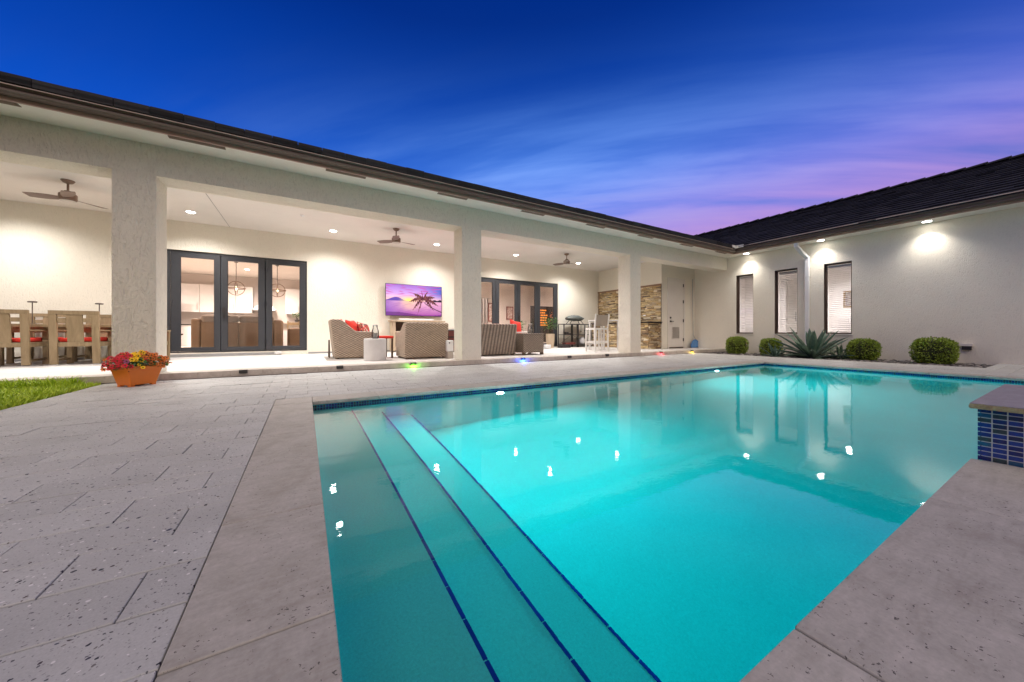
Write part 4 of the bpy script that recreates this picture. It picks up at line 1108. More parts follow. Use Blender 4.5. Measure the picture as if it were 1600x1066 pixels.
# ottoman table
t = thing('wicker_ottoman', 'square dark wicker ottoman table with a flat top beside the ribbed chair', 'side table', (5.30, 8.12, ZP), rad(0))
mb = MB(); W = .33
mb.box(-W, W, -W, W, .06, .54); mb.build('body', M['wicker_mid'], t, bevel=.012)
mb = MB(); mb.box(-W - .015, W + .015, -W - .015, W + .015, .541, .575); mb.build('top', M['wicker_mid'], t, bevel=.008)
for sx in (-1, 1):
    for sy in (-1, 1):
        f = MB(); f.box(sx * (W - .04) - .035, sx * (W - .04) + .035, sy * (W - .04) - .035, sy * (W - .04) + .035, 0, .06); f.build('foot', M['dark_wood'], t)
def jar(loc, label, h=.22, r=.055):
    t = thing('glass_lantern', label, 'lantern', loc)
    mb = MB(); mb.lathe([(r * .9, 0), (r * 1.15, h * .08), (r * 1.05, h * .55), (r * .72, h * .80), (r * .74, h)], n=18); mb.build('glass', M['clear_glass'], t, smooth=True)
    mb = MB(); mb.cyl((0, 0, .006), (0, 0, h * .42), r * .6, n=14); mb.build('candle', mat('wax', (.62, .56, .5), .5, fn=simple((.40, .36, .33), .2, 30, .5)), t)
    mb = MB(); mb.lathe([(r * .75, h * .96), (r * .80, h), (r * .75, h * 1.03)], n=18); mb.build('rim', M['steel'], t)
jar((5.36, 8.05, ZP + .576), 'clear glass lantern standing on the wicker ottoman table', .26, .07)
# drum table
t = thing('drum_side_table', 'round white drum side table with a lightly ribbed side', 'side table', (1.31, 8.02, ZP))
mb = MB(); mb.lathe([(.222, .0), (.228, .01), (.228, .44), (.222, .462), (.20, .468), (.0, .468)], n=36); mb.build('drum', M['white_drum'], t, smooth=False)
jar((1.31, 8.0, ZP + .469), 'clear glass lantern on the white drum table', .29, .07)
# red bench end / rolled cushion behind the drum table
t = thing('red_stool', 'low stool with a red top just behind the white drum table', 'stool', (1.56, 8.72, ZP), rad(10))
mb = MB(); mb.box(-.22, .22, -.22, .22, .46, .52); mb.build('seat', M['red'], t, bevel=.02)
for sx in (-1, 1):
    for sy in (-1, 1): f = MB(); f.box(sx * .19 - .018, sx * .19 + .018, sy * .19 - .018, sy * .19 + .018, 0, .46); f.build('leg', M['dark_wood'], t)
o = MB().box(-.35, .75, -.75, .6, 0, .008).build('rug', M['rug'], None, (.75, 9.15, ZP + .002)); tag(o, 'flat grey mat under the side-on wicker chair', 'rug')
t = thing('leaning_frame', 'dark folding frame leaning behind the side-on wicker chair', 'frame', (.50, 9.42, ZP))
for k, (y0_, y1_) in enumerate(((-.18, -.02), (.14, -.02))):
    mb = MB(); mb.tube([(0, y0_, 0), (0, y1_, .42)], .018); mb.build('leg', M['dark_wood'], t)
mb = MB(); mb.box(-.012, .012, -.12, .09, .14, .17); mb.build('crossbar', M['dark_wood'], t)
# white slim tower and dark drawers by the second column
t = thing('slim_bin', 'slim white bin with a black dot behind the second column', 'bin', (2.90, 7.74, ZP))
mb = MB(); mb.box(-.075, .075, -.075, .075, .16, .42); mb.build('body', M['white_plastic'], t, bevel=.02); mb = MB(); mb.box(-.073, .073, -.073, .073, 0, .159); mb.build('base', mat('taupe_base', rough=.6, fn=simple((.40, .35, .31), .05, 8, .6)), t, bevel=.01)
mb = MB(); mb.cyl((-.03, -.0752, .36), (-.03, -.079, .36), .016, n=12); mb.build('button', M['black_metal'], t)
t = thing('drawer_cart', 'dark drawer cart behind the chair facing the television', 'cart', (3.28, 8.55, ZP))
mb = MB(); mb.box(-.2, .2, -.2, .2, .1, .66); mb.build('body', M['dark_box'], t)
for z in (.14, .33, .50): mb = MB(); mb.box(-.18, .18, -.216, -.201, z, z + .14); mb.build('drawer', M['red_brown'], t)
mb = MB(); mb.box(-.21, .21, -.21, .21, .661, .69); mb.build('top', M['white_plastic'], t)
# door-stop stone
mb = MB(); M3 = Matrix.Diagonal((.10, .07, .055, 1)); mb.raw([M3 @ v for v in iv], ifc); o = mb.build('doorstop_stone', mat('pale_stone', rough=.8, fn=simple((.62, .60, .58), .1, 12, .8)), None, (-.62, YB - .16, ZP + .05)); tag(o, 'pale rough stone lying at the foot of the open black doors', 'stone')

# ------------------------------------------------------------------ orchids and potted plants
def potted_leaves(loc, label, potm, ph, pr_, hh, spread, n, flowers=None, name='potted_plant', rect=False):
    t = thing(name, label, 'potted plant', loc)
    mb = MB()
    mb.lathe([(pr_ * .72, 0), (pr_ * .95, ph * .5), (pr_, ph), (pr_ * .86, ph), (pr_ * .8, ph * .93)], n=18); mb.build('pot', M[potm], t)
    st = MB(); lf = MB(); rn = random.Random(n * 3 + 1)
    for k in range(5): st.tube([(rn.gauss(0, .02), rn.gauss(0, .02), ph * .9), (rn.gauss(0, .05), rn.gauss(0, .05), ph + hh * .6)], .008, 5)
    st.build('stem', M['bush_core'], t)
    for k in range(n):
        a = rn.random() * 6.283; r = spread * math.sqrt(rn.random()); z = ph + hh * (.25 + .75 * rn.random() ** .8); L = rn.uniform(.05, .10)
        c = Vector((math.cos(a) * r, math.sin(a) * r, z)); dv = Vector((math.cos(a) + rn.gauss(0, .5), math.sin(a) + rn.gauss(0, .5), rn.gauss(.15, .5))).normalized(); sd2 = dv.cross(Vector((0, 0, 1))).normalized() * L * .32
        lf.raw([c, c + dv * L * .5 + sd2 + Vector((0, 0, .008)), c + dv * L, c + dv * L * .5 - sd2 + Vector((0, 0, .008))], [(0, 1, 2, 3)])
    o = lf.build('foliage', M['leaf'], t); o['kind'] = 'stuff'
    if flowers:
        fm = MB()
        for k in range(6):
            q = 2 * math.pi * k / 6; fm.face([(0, 0, 0), (.018 * math.cos(q - .4), .018 * math.sin(q - .4), .006), (.03 * math.cos(q), .03 * math.sin(q), .002), (.018 * math.cos(q + .4), .018 * math.sin(q + .4), .006)])
        me = fm.mesh('flower', M[flowers])
        for k in range(12): inst('flower', me, t, (rn.gauss(0, .06), rn.gauss(0, .06) - .03, ph + hh * rn.uniform(.8, 1.35)), (rad(70) + rn.gauss(0, .4), rn.gauss(0, .4), rn.random() * 6))
    return t
potted_leaves((8.15, 10.85, ZP), 'leafy potted plant in a tall brown pot before the last door panel', 'console_wood', .55, .17, .62, .27, 260, 'fl_salmon')
potted_leaves((3.86, 9.0, ZP), 'pink flowering plant peeking out beside the second column', 'terracotta', .5, .16, .55, .2, 160, 'fl_salmon')
potted_leaves((6.9, 11.05, ZP), 'small dark leafy plant behind the red pillow', 'white_drum', .55, .15, .45, .2, 120)
o = MB().box(-.22, .22, -.14, .14, 0, .11).build('planter_tray', M['dark_box'], None, (8.75, 10.75, ZP), bevel=.01); tag(o, 'low dark tray on the patio floor before the last door panel', 'tray')
t = thing('white_pot', 'small round white pot on the patio floor beside the leafy plant', 'pot', (7.72, 10.45, ZP)); mb = MB(); mb.lathe([(.08, 0), (.13, .05), (.14, .14), (.12, .15), (.11, .10)], n=18); mb.build('bowl', M['white_plastic'], t); mb = MB(); mb.cyl((0, 0, .08), (0, 0, .125), .11, n=16); mb.build('soil', M['soil'], t)

# ------------------------------------------------------------------ grill on its black rack
t = thing('metal_rack', 'open black metal shelving rack against the wall carrying the covered grill', 'rack', (9.62, 11.12, ZP))
W, D, H = .72, .18, .93
for sx in (-W, -.03, .03, W):
    for sy in (-D, D): mb = MB(); mb.box(sx - .015, sx + .015, sy - .015, sy + .015, 0, H); mb.build('post', M['black_metal'], t)
for z in (.10, .50, H - .01):
    mb = MB(); mb.box(-W, W, -D, D, z, z + (.016 if z < .8 else .03)); mb.build('shelf', M['black_metal'], t)
for sx in (-1, 1): mb = MB(); mb.tube([(sx * .68, D - .01, .12), (sx * .06, D - .01, .48)], .006, 5); mb.build('brace', M['black_metal'], t)
t = thing('covered_grill', 'portable grill under a grey vinyl cover on top of the metal rack', 'grill', (9.62, 11.12, ZP + .95))
mb = MB(); n = 16; m2 = 8; vs = []
for j in range(m2 + 1):
    for i in range(n):
        a = 2 * math.pi * i / n; f = j / m2; rr = math.sin(math.pi * (.06 + .88 * f)) ** .55
        x = .46 * rr * math.copysign(abs(math.cos(a)) ** .7, math.cos(a)); y = .19 * rr * math.copysign(abs(math.sin(a)) ** .7, math.sin(a)); z = .13 + .22 * f + .02 * math.sin(a * 3 + j)
        vs.append((x, y, z - .05 * (abs(x) / .46) ** 2 * f))
fs = [(j * n + i, j * n + (i + 1) % n, (j + 1) * n + (i + 1) % n, (j + 1) * n + i) for j in range(m2) for i in range(n)] + [tuple(reversed(range(n))), tuple(m2 * n + i for i in range(n))]
mb.raw(vs, fs); mb.build('cover', M['grill_cover'], t, smooth=True)
for sx in (-1, 1):
    for sy in (-1, 1): mb = MB(); mb.tube([(sx * .36, sy * .12, 0), (sx * .22, sy * .08, .16)], .012, 6); mb.build('leg', M['black_metal'], t)
o = MB().cyl((0, 0, 0), (0, 0, .15), .06, .065, 14).build('black_canister', M['dark_box'], None, (10.78, 10.9, 1.095)); tag(o, 'black canister on the stone counter right of the grill', 'canister')
t = thing('gas_bottle', 'white gas bottle standing in the right half of the metal rack', 'gas bottle', (10.0, 11.12, ZP + .117)); mb = MB(); mb.lathe([(.09, 0), (.13, .03), (.13, .20), (.09, .27), (.03, .29)], n=18); mb.build('tank', M['white_plastic'], t, smooth=True); mb = MB(); mb.cyl((0, 0, .28), (0, 0, .34), .035, n=10); mb.build('valve', M['steel'], t)
for xx, hh, lab in ((9.78, .22, 'first'), (9.98, .20, 'second'), (10.2, .14, 'third')):
    t = thing('hanging_tool', 'dark grill tool hanging from the metal rack, %s from the left' % lab, 'grill tool', (xx, 10.925, ZP + .90), 0, 'tools hung on the rack'); mb = MB(); mb.box(-.008, .008, -.006, .006, -hh, 0); mb.build('handle', M['black_metal'], t); mb = MB(); mb.box(-.025, .025, -.005, .005, -hh - .07, -hh); mb.build('head', M['black_metal'], t)
t = thing('shelf_tools', 'heap of dark grill tools lying on the left middle shelf of the rack', 'tools', (9.2, 11.05, ZP + .517)); mb = MB(); mb.box(-.14, -.02, -.06, .06, 0, .10); mb.build('box', M['dark_box'], t); mb = MB(); mb.box(0, .22, -.05, .05, 0, .05); mb.build('tray', M['dark_box'], t)
o = MB().box(-.26, .26, -.1, .1, 0, .08).build('floor_tray', M['red_brown'], None, (9.28, 11.1, ZP + .117)); tag(o, 'maroon tray on the lowest left shelf of the metal rack', 'tray')

# ------------------------------------------------------------------ outdoor kitchen counter in ledgestone
XC0 = 10.60
ck = thing('stone_counter', 'ledgestone barbecue counter with a dark granite top along the stone wall', 'counter', (XC0, 8.265, ZP))
CL = 2.9
mb = MB(); mb.box(.02, XS - XC0 - .006, .02, CL, 0, .955); mb.build('core', M['stone_back'], ck)
mb = MB(); mb.box(-.06, XS - XC0 - .004, -.06, CL, .957, .995); mb.build('countertop', M['granite'], ck, bevel=.005)
for (u, v, l, h, out, rn) in stone_field(None, .02, CL - .02, .0, .95, None, 21, None, .04, .07):
    inst('stone', rn.choice(smesh), ck, (.02 - out / 2, u, v), (0, 0, 0), (out, l - .008, h - .009))
for (u, v, l, h, out, rn) in stone_field(None, .0, XS - XC0 - .008, .0, .95, None, 22, None, .035, .065):
    inst('stone', rn.choice(smesh), ck, (u, .02 - out / 2, v), (0, 0, 0), (l - .008, out, h - .009))
mb = MB(); mb.box(-.004, .0, 0, .11, 0, .07)
o = mb.build('power_outlet', M['white_plastic'], None, (XS - .056, 8.9, 1.33)); tag(o, 'small pale power outlet on the stone cladding above the counter', 'outlet')

# ------------------------------------------------------------------ bar table and stools
def bar_stool(loc, rz, label):
    t = thing('bar_stool', label, 'bar stool', loc, rz, 'bar stools')
    W = .25
    for sx in (-1, 1):
        mb = MB(); mb.prism([(-.26, 0), (-.215, 0), (-.185, .72), (-.26, 1.17), (-.285, 1.16), (-.225, .72)], lambda u, v, tt: (tt, u, v), sx * W - .02, sx * W + .02); mb.build('rear_leg', M['white_metal'], t, bevel=.004)
        mb = MB(); mb.prism([(.20, 0), (.245, 0), (.225, .74), (.185, .74)], lambda u, v, tt: (tt, u, v), sx * W - .02, sx * W + .02); mb.build('front_leg', M['white_metal'], t, bevel=.004)
    mb = MB(); mb.box(-W + .02, W - .02, -.235, -.20, .69, .735); mb.box(-W + .02, W - .02, .19, .225, .69, .735); mb.box(-W + .02, W - .02, -.235, -.21, .27, .32); mb.box(-W + .02, W - .02, .205, .235, .22, .27)
    for sx in (-1, 1): mb.box(sx * W - .015, sx * W + .015, -.2, .19, .69, .735); mb.box(sx * W - .015, sx * W + .015, -.21, .205, .28, .315)
    mb.build('rails', M['white_metal'], t)
    mb = MB(); mb.box(-W + .02, W - .02, -.2, .19, .735, .752); mb.build('seat', M['mesh_fabric'], t)
    mb = MB(); mb.prism([(-.205, .80), (-.195, .80), (-.262, 1.14), (-.272, 1.14)], lambda u, v, tt: (tt, u, v), -W + .021, W - .021); mb.build('backrest', M['mesh_fabric'], t)
bar_stool((7.93, 8.12, ZP), rad(-6), 'white framed bar stool with taupe sling back, left of the third column')
bar_stool((8.62, 8.75, ZP), rad(70), 'second white bar stool seen edge-on close beside the third column')
t = thing('bar_table', 'tall white bar table partly hidden by the third column', 'bar table', (9.12, 9.0, ZP))
mb = MB(); mb.box(-.38, .38, -.38, .38, 1.00, 1.04); mb.build('tabletop', M['white_metal'], t, bevel=.005)
for sx in (-1, 1):
    for sy in (-1, 1): mb = MB(); mb.box(sx * .34 - .025, sx * .34 + .025, sy * .34 - .025, sy * .34 + .025, 0, 1.0); mb.build('leg', M['white_metal'], t)

# ------------------------------------------------------------------ dining set at left
def dining_chair(loc, rz, label):
    t = thing('dining_chair', label, 'dining chair', loc, rz, 'teak dining chairs')
    W = .31; H = 1.0
    lean = lambda u, v, tt: (u, tt - .10 * max(0, v - .45), v)
    def slab_(name, x0, x1, z0, z1, y0=-.025, y1=.025): mb = MB(); mb.prism([(x0, z0), (x1, z0), (x1, z1), (x0, z1)], lean, y0, y1); return mb.build(name, M['teak'], t, bevel=.004)
    slab_('stile', -W, -W + .095, .02, H - .075); slab_('stile', W - .095, W, .02, H - .075)
    slab_('back_slat', -.10, .10, .42, H - .075, -.018, .018)
    slab_('top_rail', -W, W, H - .074, H, -.025, .025)
    slab_('middle_rail', -W + .097, -.102, H - .21, H - .135, -.015, .015); slab_('middle_rail', .102, W - .097, H - .21, H - .135, -.015, .015)
    slab_('lower_rail', -W + .097, W - .097, .34, .42, -.02, .02)
    for sx in (-1, 1):
        mb = MB(); x0, x1 = sorted((sx * (W - .075), sx * W)); mb.box(x0, x1, .50, .56, 0, .62); mb.build('front_leg', M['teak'], t, bevel=.004)
        mb = MB(); mb.box(x0 - .005, x1 + .005, -.03, .60, .622, .65); mb.build('armrest', M['teak'], t, bevel=.004)
        mb = MB(); mb.box(x0 + .02, x1 - .02, .02, .50, .34, .42); mb.build('side_rail', M['teak'], t); mb = MB(); mb.box(x0 + .02, x1 - .02, .026, .50, .08, .12); mb.build('stretcher', M['teak'], t)
    mb = MB(); mb.box(-W + .08, W - .08, .03, .56, .40, .425); mb.build('seat', M['teak'], t)
    mb = MB(); mb.box(-W + .085, W - .085, .03, .57, .427, .50); mb.build('cushion', M['red'], t, bevel=.025, seg=3)
dining_chair((-3.635, 9.66, ZP), 0, 'teak dining chair with a red cushion nearest the first column, back to the pool')
dining_chair((-4.50, 9.70, ZP), 0, 'teak dining chair at the left edge of the picture, back to the pool')
dining_chair((-2.80, 9.66, ZP), 0, 'teak dining chair mostly hidden behind the first column')
for xx, lab in ((-4.62, 'far side dining chair in teak behind the table, left one'), (-3.80, 'far side dining chair in teak behind the table, next to the column')):
    dining_chair((xx, 11.28, ZP), math.pi, lab)
t = thing('dining_table', 'long teak dining table between the two rows of chairs', 'table', (-4.15, 10.47, ZP))
mb = MB(); mb.box(-1.45, 1.45, -.42, .42, .70, .76); mb.build('tabletop', M['teak'], t, bevel=.005)
for sx in (-1, 1):
    for sy in (-1, 1): mb = MB(); mb.box(sx * 1.3 - .06, sx * 1.3 + .06, sy * .3 - .05, sy * .3 + .05, 0, .70); mb.build('leg', M['teak'], t)
mb = MB(); mb.box(-1.24, 1.24, -.32, -.28, .60, .70); mb.box(-1.24, 1.24, .28, .32, .60, .70); mb.build('apron', M['teak'], t)
for xx, lab in ((-4.50, 'left of the two slim table lamps on the dining table'), (-3.62, 'right-hand slim table lamp on the dining table near the column')):
    t = thing('table_lamp', lab, 'table lamp', (xx, 10.47, ZP + .76), 0, 'slim table lamps')
    mb = MB(); mb.cyl((0, 0, 0), (0, 0, .012), .055, n=16); mb.build('base', M['bronze'], t); mb = MB(); mb.cyl((0, 0, .012), (0, 0, .43), .008, n=8); mb.build('stem', M['bronze'], t); mb = MB(); mb.lathe([(.055, .415), (.06, .43), (.055, .44), (.01, .446)], n=18); mb.build('shade', M['bronze'], t)

# ------------------------------------------------------------------ solar step lights on the patio edge
SL = [(-.84, None), (.54, None), (1.85, 'green'), (4.43, 'blue'), (5.84, None), (7.18, None), (9.5, 'red'), (11.1, 'yellow')]
for i, (x, c) in enumerate(SL):
    if c: lab = 'small black step light glowing %s on the patio edge' % c
    else: lab = 'small unlit black step light on the patio edge ' + {0: 'near the flower planter', 1: 'in front of the side-on wicker chair', 4: 'just right of the blue glowing one', 5: 'in front of the bar stools'}[i]
    t = thing('step_light', lab, 'step light', (x, 6.968, ZP), 0, 'step lights along the patio edge')
    mb = MB(); mb.box(-.055, .055, -.028, .03, -.004, .006); mb.box(-.055, .055, -.032, -.0005, -.045, -.004); mb.build('body', M['black_metal'], t, bevel=.003)
    mb = MB(); mb.box(-.045, .045, -.031, -.01, -.052, -.0455); mb.build('lens', M['led_' + c] if c else M['dark_box'], t)
    if c:
        colr = {'green': (.2, 1, .05), 'blue': (.03, .12, 1), 'red': (1, .08, .1), 'yellow': (1, .65, .1)}[c]
        lamp('step_lamp', 'POINT', t, (0, -.06, -.055), {'green': 2.6, 'blue': 6, 'red': 1.6, 'yellow': 1.0}[c], colr, shadow_soft_size=.02)

# ------------------------------------------------------------------ pool net in the corner
t = thing('pool_net', 'blue pool leaf net on a long pole standing in the corner by the door', 'pool net', (13.13, 8.12, ZP))
mb = MB(); mb.tube([(0, 0.06, .48), (0, .09, 2.7)], .010, 8); mb.tube([(-.11, 0, .28), (0, .06, .50), (.11, 0, .28)], .008, 6); mb.build('pole', M['net_pole'], t, smooth=True)
out = [(-.27, .02), (.27, .02), (.265, .14), (.20, .24), (.10, .30), (0, .315), (-.10, .30), (-.20, .24), (-.265, .14)]
mb = MB(); mb.tube([(u, -.02, v) for u, v in out] + [(out[0][0], -.02, out[0][1])], .014, 8); mb.build('rim', M['net_blue'], t, smooth=True)
mb = MB(); mb.prism(out, lambda u, v, q: (u, q, v), -.022, -.018); mb.build('net', mat('net_mesh', rough=.7, fn=simple((.10, .25, .52), .1, 60, .7)), t)

# ------------------------------------------------------------------ clipped bushes
def bush(x, y, rx, ry, h, label, seed, n=3600):
    t = thing('clipped_bush', label, 'bush', (x, y, -.05), 0, 'clipped round bushes along the wing wall')
    rn = random.Random(seed); lf = MB(); L = .030
    def surf(th, ph, k):
        e = .74; c = lambda a: math.copysign(abs(math.cos(a)) ** e, math.cos(a)); s = lambda a: math.copysign(abs(math.sin(a)) ** e, math.sin(a))
        return Vector((rx * k * c(ph) * c(th), ry * k * c(ph) * s(th), h * .5 + h * .5 * k * s(ph)))
    core = MB(); NT, NPH = 20, 10; vs = [surf(2 * math.pi * i / NT, -math.pi / 2 + math.pi * j / NPH, .86) for j in range(NPH + 1) for i in range(NT)]
    core.raw(vs, [(j * NT + i, j * NT + (i + 1) % NT, (j + 1) * NT + (i + 1) % NT, (j + 1) * NT + i) for j in range(NPH) for i in range(NT)]); core.build('twigs', M['bush_core'], t)
    for k in range(n):
        z = rn.uniform(-1, 1); ph = math.asin(z); th = rn.random() * 6.283
        kk = .86 + .16 * rn.random() + .03 * math.sin(th * 5 + ph * 4)
        c = surf(th, ph, kk); nn = Vector((math.cos(ph) * math.cos(th), math.cos(ph) * math.sin(th), math.sin(ph)))
        dv = (nn + Vector((rn.gauss(0, .7), rn.gauss(0, .7), rn.gauss(.25, .6)))).normalized(); sd2 = dv.cross(Vector((rn.gauss(0, 1), rn.gauss(0, 1), rn.gauss(0, 1)))).normalized() * L * rn.uniform(.35, .55); l = L * rn.uniform(.8, 1.5)
        lf.raw([c, c + dv * l * .5 + sd2, c + dv * l, c + dv * l * .5 - sd2], [(0, 1, 2, 3)])
    o = lf.build('foliage', M['box_leaf'], t); o['kind'] = 'stuff'
bush(12.6, 6.30, .29, .29, .60, 'clipped round green bush nearest the house corner, left of all', 1)
bush(12.6, 5.30, .26, .27, .555, 'clipped round green bush just left of the agave', 2)
bush(12.55, 3.17, .27, .30, .57, 'clipped round green bush right of the agave below the third window', 3)
bush(12.50, 1.97, .31, .35, .62, 'largest clipped green bush, rightmost along the wing wall', 4, 4600)
# outlet post beside the last bush
t = thing('outlet_box', 'small weathered outlet box on the wall right of the largest bush', 'outlet', (XW - .001, 1.60, .38)); mb = MB(); mb.box(-.10, 0, -.09, .09, 0, .06); mb.build('cover', M['beige_paint'], t); mb = MB(); mb.box(-.07, -.002, -.07, .07, -.09, -.001); mb.build('socket', M['dark_box'], t)

# ------------------------------------------------------------------ agaves
def agave(loc, label, n, L0, m_, seed, name='agave', zs=1.0):
    t = thing(name, label, 'agave', loc); rn = random.Random(seed)
    for k in range(n):
        f = k / (n - 1); a = k * 2.39996 + rn.gauss(0, .12); el_ = rad(86 - 80 * f ** .75 + rn.gauss(0, 4)); L = L0 * (.82 + .25 * math.sin(f * 3) + rn.gauss(0, .05)); wd = .058 * L0 / .75 * (1 + .15 * rn.random())
        mb = MB(); NS = 9; vs = []
        droop = rn.uniform(.05, .5) * f
        for s in range(NS + 1):
            q = s / NS; ee = el_ - droop * q * 1.6
            r = L * q * math.cos(el_ - droop * q * .8); z = L * q * math.sin(el_ - droop * q * .8)
            ww = wd * (.75 + .9 * q - 1.65 * q * q * q) if q < .98 else .002; ww = max(ww, .0015); th_ = .018 * (1 - q) + .002
            up = Vector((-math.sin(ee), 0, math.cos(ee)))
            c = Vector((r + .03, 0, z + .02))
            vs += [c + Vector((0, -ww, 0)) + up * ww * .45, c - up * th_ * .2, c + Vector((0, ww, 0)) + up * ww * .45, c - up * (th_ + .004)]
        fs = []
        for s in range(NS):
            o_ = s * 4
            for i in range(4): fs.append((o_ + i, o_ + (i + 1) % 4, o_ + 4 + (i + 1) % 4, o_ + 4 + i))
        fs += [(3, 2, 1, 0), (NS * 4, NS * 4 + 1, NS * 4 + 2, NS * 4 + 3)]
        mb.raw(vs, fs); o = mb.build('leaf', M[m_], t, smooth=True); o.rotation_euler = (0, 0, a)
    return t
agave((12.30, 4.16, -.05), 'large grey-green agave with long pointed leaves below the downspout', 34, .98, 'agave', 4)
agave((12.55, 3.62, -.05), 'smaller pale variegated agave at the right foot of the large one', 22, .50, 'varieg', 9)
agave((12.0, 4.95, -.05), 'low young agave with flat leaves at the left foot of the large one', 14, .46, 'agave', 12)

# ------------------------------------------------------------------ flower planter
t = thing('flower_planter', 'orange planter trough full of red, yellow and orange flowers at the patio corner', 'planter', (-1.905, 6.50, 0), math.atan2(.229, .182))
def frustum(mb, w0, d0, z0, w1, d1, z1):
    mb.raw([(-w0, -d0, z0), (w0, -d0, z0), (w0, d0, z0), (-w0, d0, z0), (-w1, -d1, z1), (w1, -d1, z1), (w1, d1, z1), (-w1, d1, z1)], [(3, 2, 1, 0), (0, 1, 5, 4), (1, 2, 6, 5), (2, 3, 7, 6), (3, 0, 4, 7)])
mb = MB(); frustum(mb, .145, .105, .018, .192, .142, .225); mb.build('trough', M['terracotta'], t, bevel=.012)
mb = MB()
for (x0, x1, y0, y1) in ((-.212, .212, -.162, -.140), (-.212, .212, .140, .162), (-.212, -.190, -.140, .140), (.190, .212, -.140, .140)): mb.box(x0, x1, y0, y1, .215, .262)
mb.build('rim', M['terracotta'], t, bevel=.008)
for sx in (-1, 1):
    for sy in (-1, 1): mb = MB(); mb.box(sx * .12 - .025, sx * .12 + .025, sy * .08 - .02, sy * .08 + .02, .001, .022); mb.build('foot', M['terracotta'], t)
mb = MB(); mb.box(-.186, .186, -.136, .136, .20, .235); mb.build('soil', M['soil'], t)
rn = random.Random(8); lf = MB()
for k in range(700):
    x = rn.uniform(-.25, .25); y = rn.uniform(-.19, .19); z = .235 + rn.random() * .15 * (1 - (x / .30) ** 2); L = rn.uniform(.025, .055)
    c = Vector((x, y, z)); dv = Vector((rn.gauss(0, 1), rn.gauss(0, 1), rn.gauss(.4, .6))).normalized(); s2 = dv.cross(Vector((0, 0, 1))).normalized() * L * .4
    lf.raw([c, c + dv * L * .5 + s2, c + dv * L, c + dv * L * .5 - s2], [(0, 1, 2, 3)])
o = lf.build('foliage', M['leaf'], t); o['kind'] = 'stuff'
fms = {}
for nm in ('crimson', 'orange', 'yellow', 'salmon', 'mauve'):
    fm = MB()
    for k in range(6):
        q = 2 * math.pi * k / 6; r = .024
        fm.face([(0, 0, .002), (r * .75 * math.cos(q - .45), r * .75 * math.sin(q - .45), .008), (r * math.cos(q), r * math.sin(q), .004), (r * .75 * math.cos(q + .45), r * .75 * math.sin(q + .45), .008)])
    fm.cyl((0, 0, .003), (0, 0, .011), .006, n=6, mi=1); fms[nm] = fm.mesh('flower', [M['fl_' + nm], M['fl_eye']])
for k in range(240):
    x = rn.uniform(-.27, .26); y = rn.uniform(-.20, .19); ed = max(abs(x) / .27, abs(y) / .20)
    z = .295 + .135 * (1 - ed ** 2.6) * rn.uniform(.55, 1.1) - (.07 * rn.random() if ed > .85 else 0)
    u = .82 * x - .58 * y; nm = 'crimson' if u < -.05 else ('yellow' if u < .07 else 'orange')
    if rn.random() < .25: nm = rn.choice(['salmon', 'crimson', 'orange', 'mauve'] if u < .0 else ['salmon', 'orange', 'orange', 'crimson'])
    if u < -.22: nm = rn.choice(['mauve', 'crimson', 'salmon', 'crimson', 'orange'])
    nv = Vector((x * 2.2 - .55 + rn.gauss(0, .35), y * 2.2 - .75 + rn.gauss(0, .35), .75 + rn.gauss(0, .2)))
    o = inst('flower', fms[nm], t, (x, y, z), (0, 0, 0), (rn.uniform(.95, 1.4),) * 3); o.rotation_euler = nv.to_track_quat('Z', 'Y').to_euler()

# ------------------------------------------------------------------ inside, seen through the doors
ZF = .125
def downl(x, y, z, label, p): downlight(x, y, z, label, p, (1, .84, .72), 165, .9, 'recessed lights indoors')
for x, y, s_ in ((-3.0, 14.2, 'indoor recessed light seen through the left door panel'), (-2.0, 17.6, 'indoor recessed light near the range hood seen through the middle door panel'), (-.95, 14.4, 'indoor recessed light seen through the right door panel'), (-1.4, 18.2, 'indoor recessed light beside the right pendant')):
    downl(x, y, 3.25, s_, 620)
downl(-5.2, 17.5, 3.25, 'indoor recessed light over the far left of the kitchen, out of sight', 620)
for x, y, s_ in ((5.6, 13.6, 'indoor recessed light in the right-hand room above the left panel, out of sight'), (8.6, 13.6, 'indoor recessed light in the right-hand room above the right panel, out of sight')): downl(x, y, 3.25, s_, 560)
for y, s_ in ((6.3, 'wing room light behind the left window blind'), (4.2, 'wing room light behind the right window blind')): downlight(15.3, y, 3.1, s_, 290, (1, .95, .92), 165, .9, 'recessed lights indoors')
# sofa with its back to the doors
def sofa(loc, W, nseat, label, m_, rz=0):
    t = thing('sofa', label, 'sofa', loc, rz)
    for sx in (-1, 1): mb = MB(); x0, x1 = sorted((sx * W / 2, sx * (W / 2 - .2))); mb.box(x0, x1, 0, .95, .05, .95); mb.build('arm', M[m_], t, bevel=.05, seg=3)
    w1 = (W - .4) / nseat
    for k in range(nseat):
        x0 = -W / 2 + .2 + k * w1; mb = MB(); mb.box(x0 + .004, x0 + w1 - .004, .02, .28, .06, .86); mb.build('back_section', M[m_], t, bevel=.03, seg=3)
        mb = MB(); mb.box(x0 + .006, x0 + w1 - .006, .0, .30, .84, 1.06); mb.build('headrest', M['grey_fabric'], t, bevel=.08, seg=4)
        mb = MB(); mb.box(x0 + .006, x0 + w1 - .006, .28, .95, .2, .48); mb.build('seat', M[m_], t, bevel=.05, seg=3)
sofa((-1.62, 12.5, ZF), 2.05, 2, 'tan two-seat sofa with its back to the left doors', 'tan_fabric')
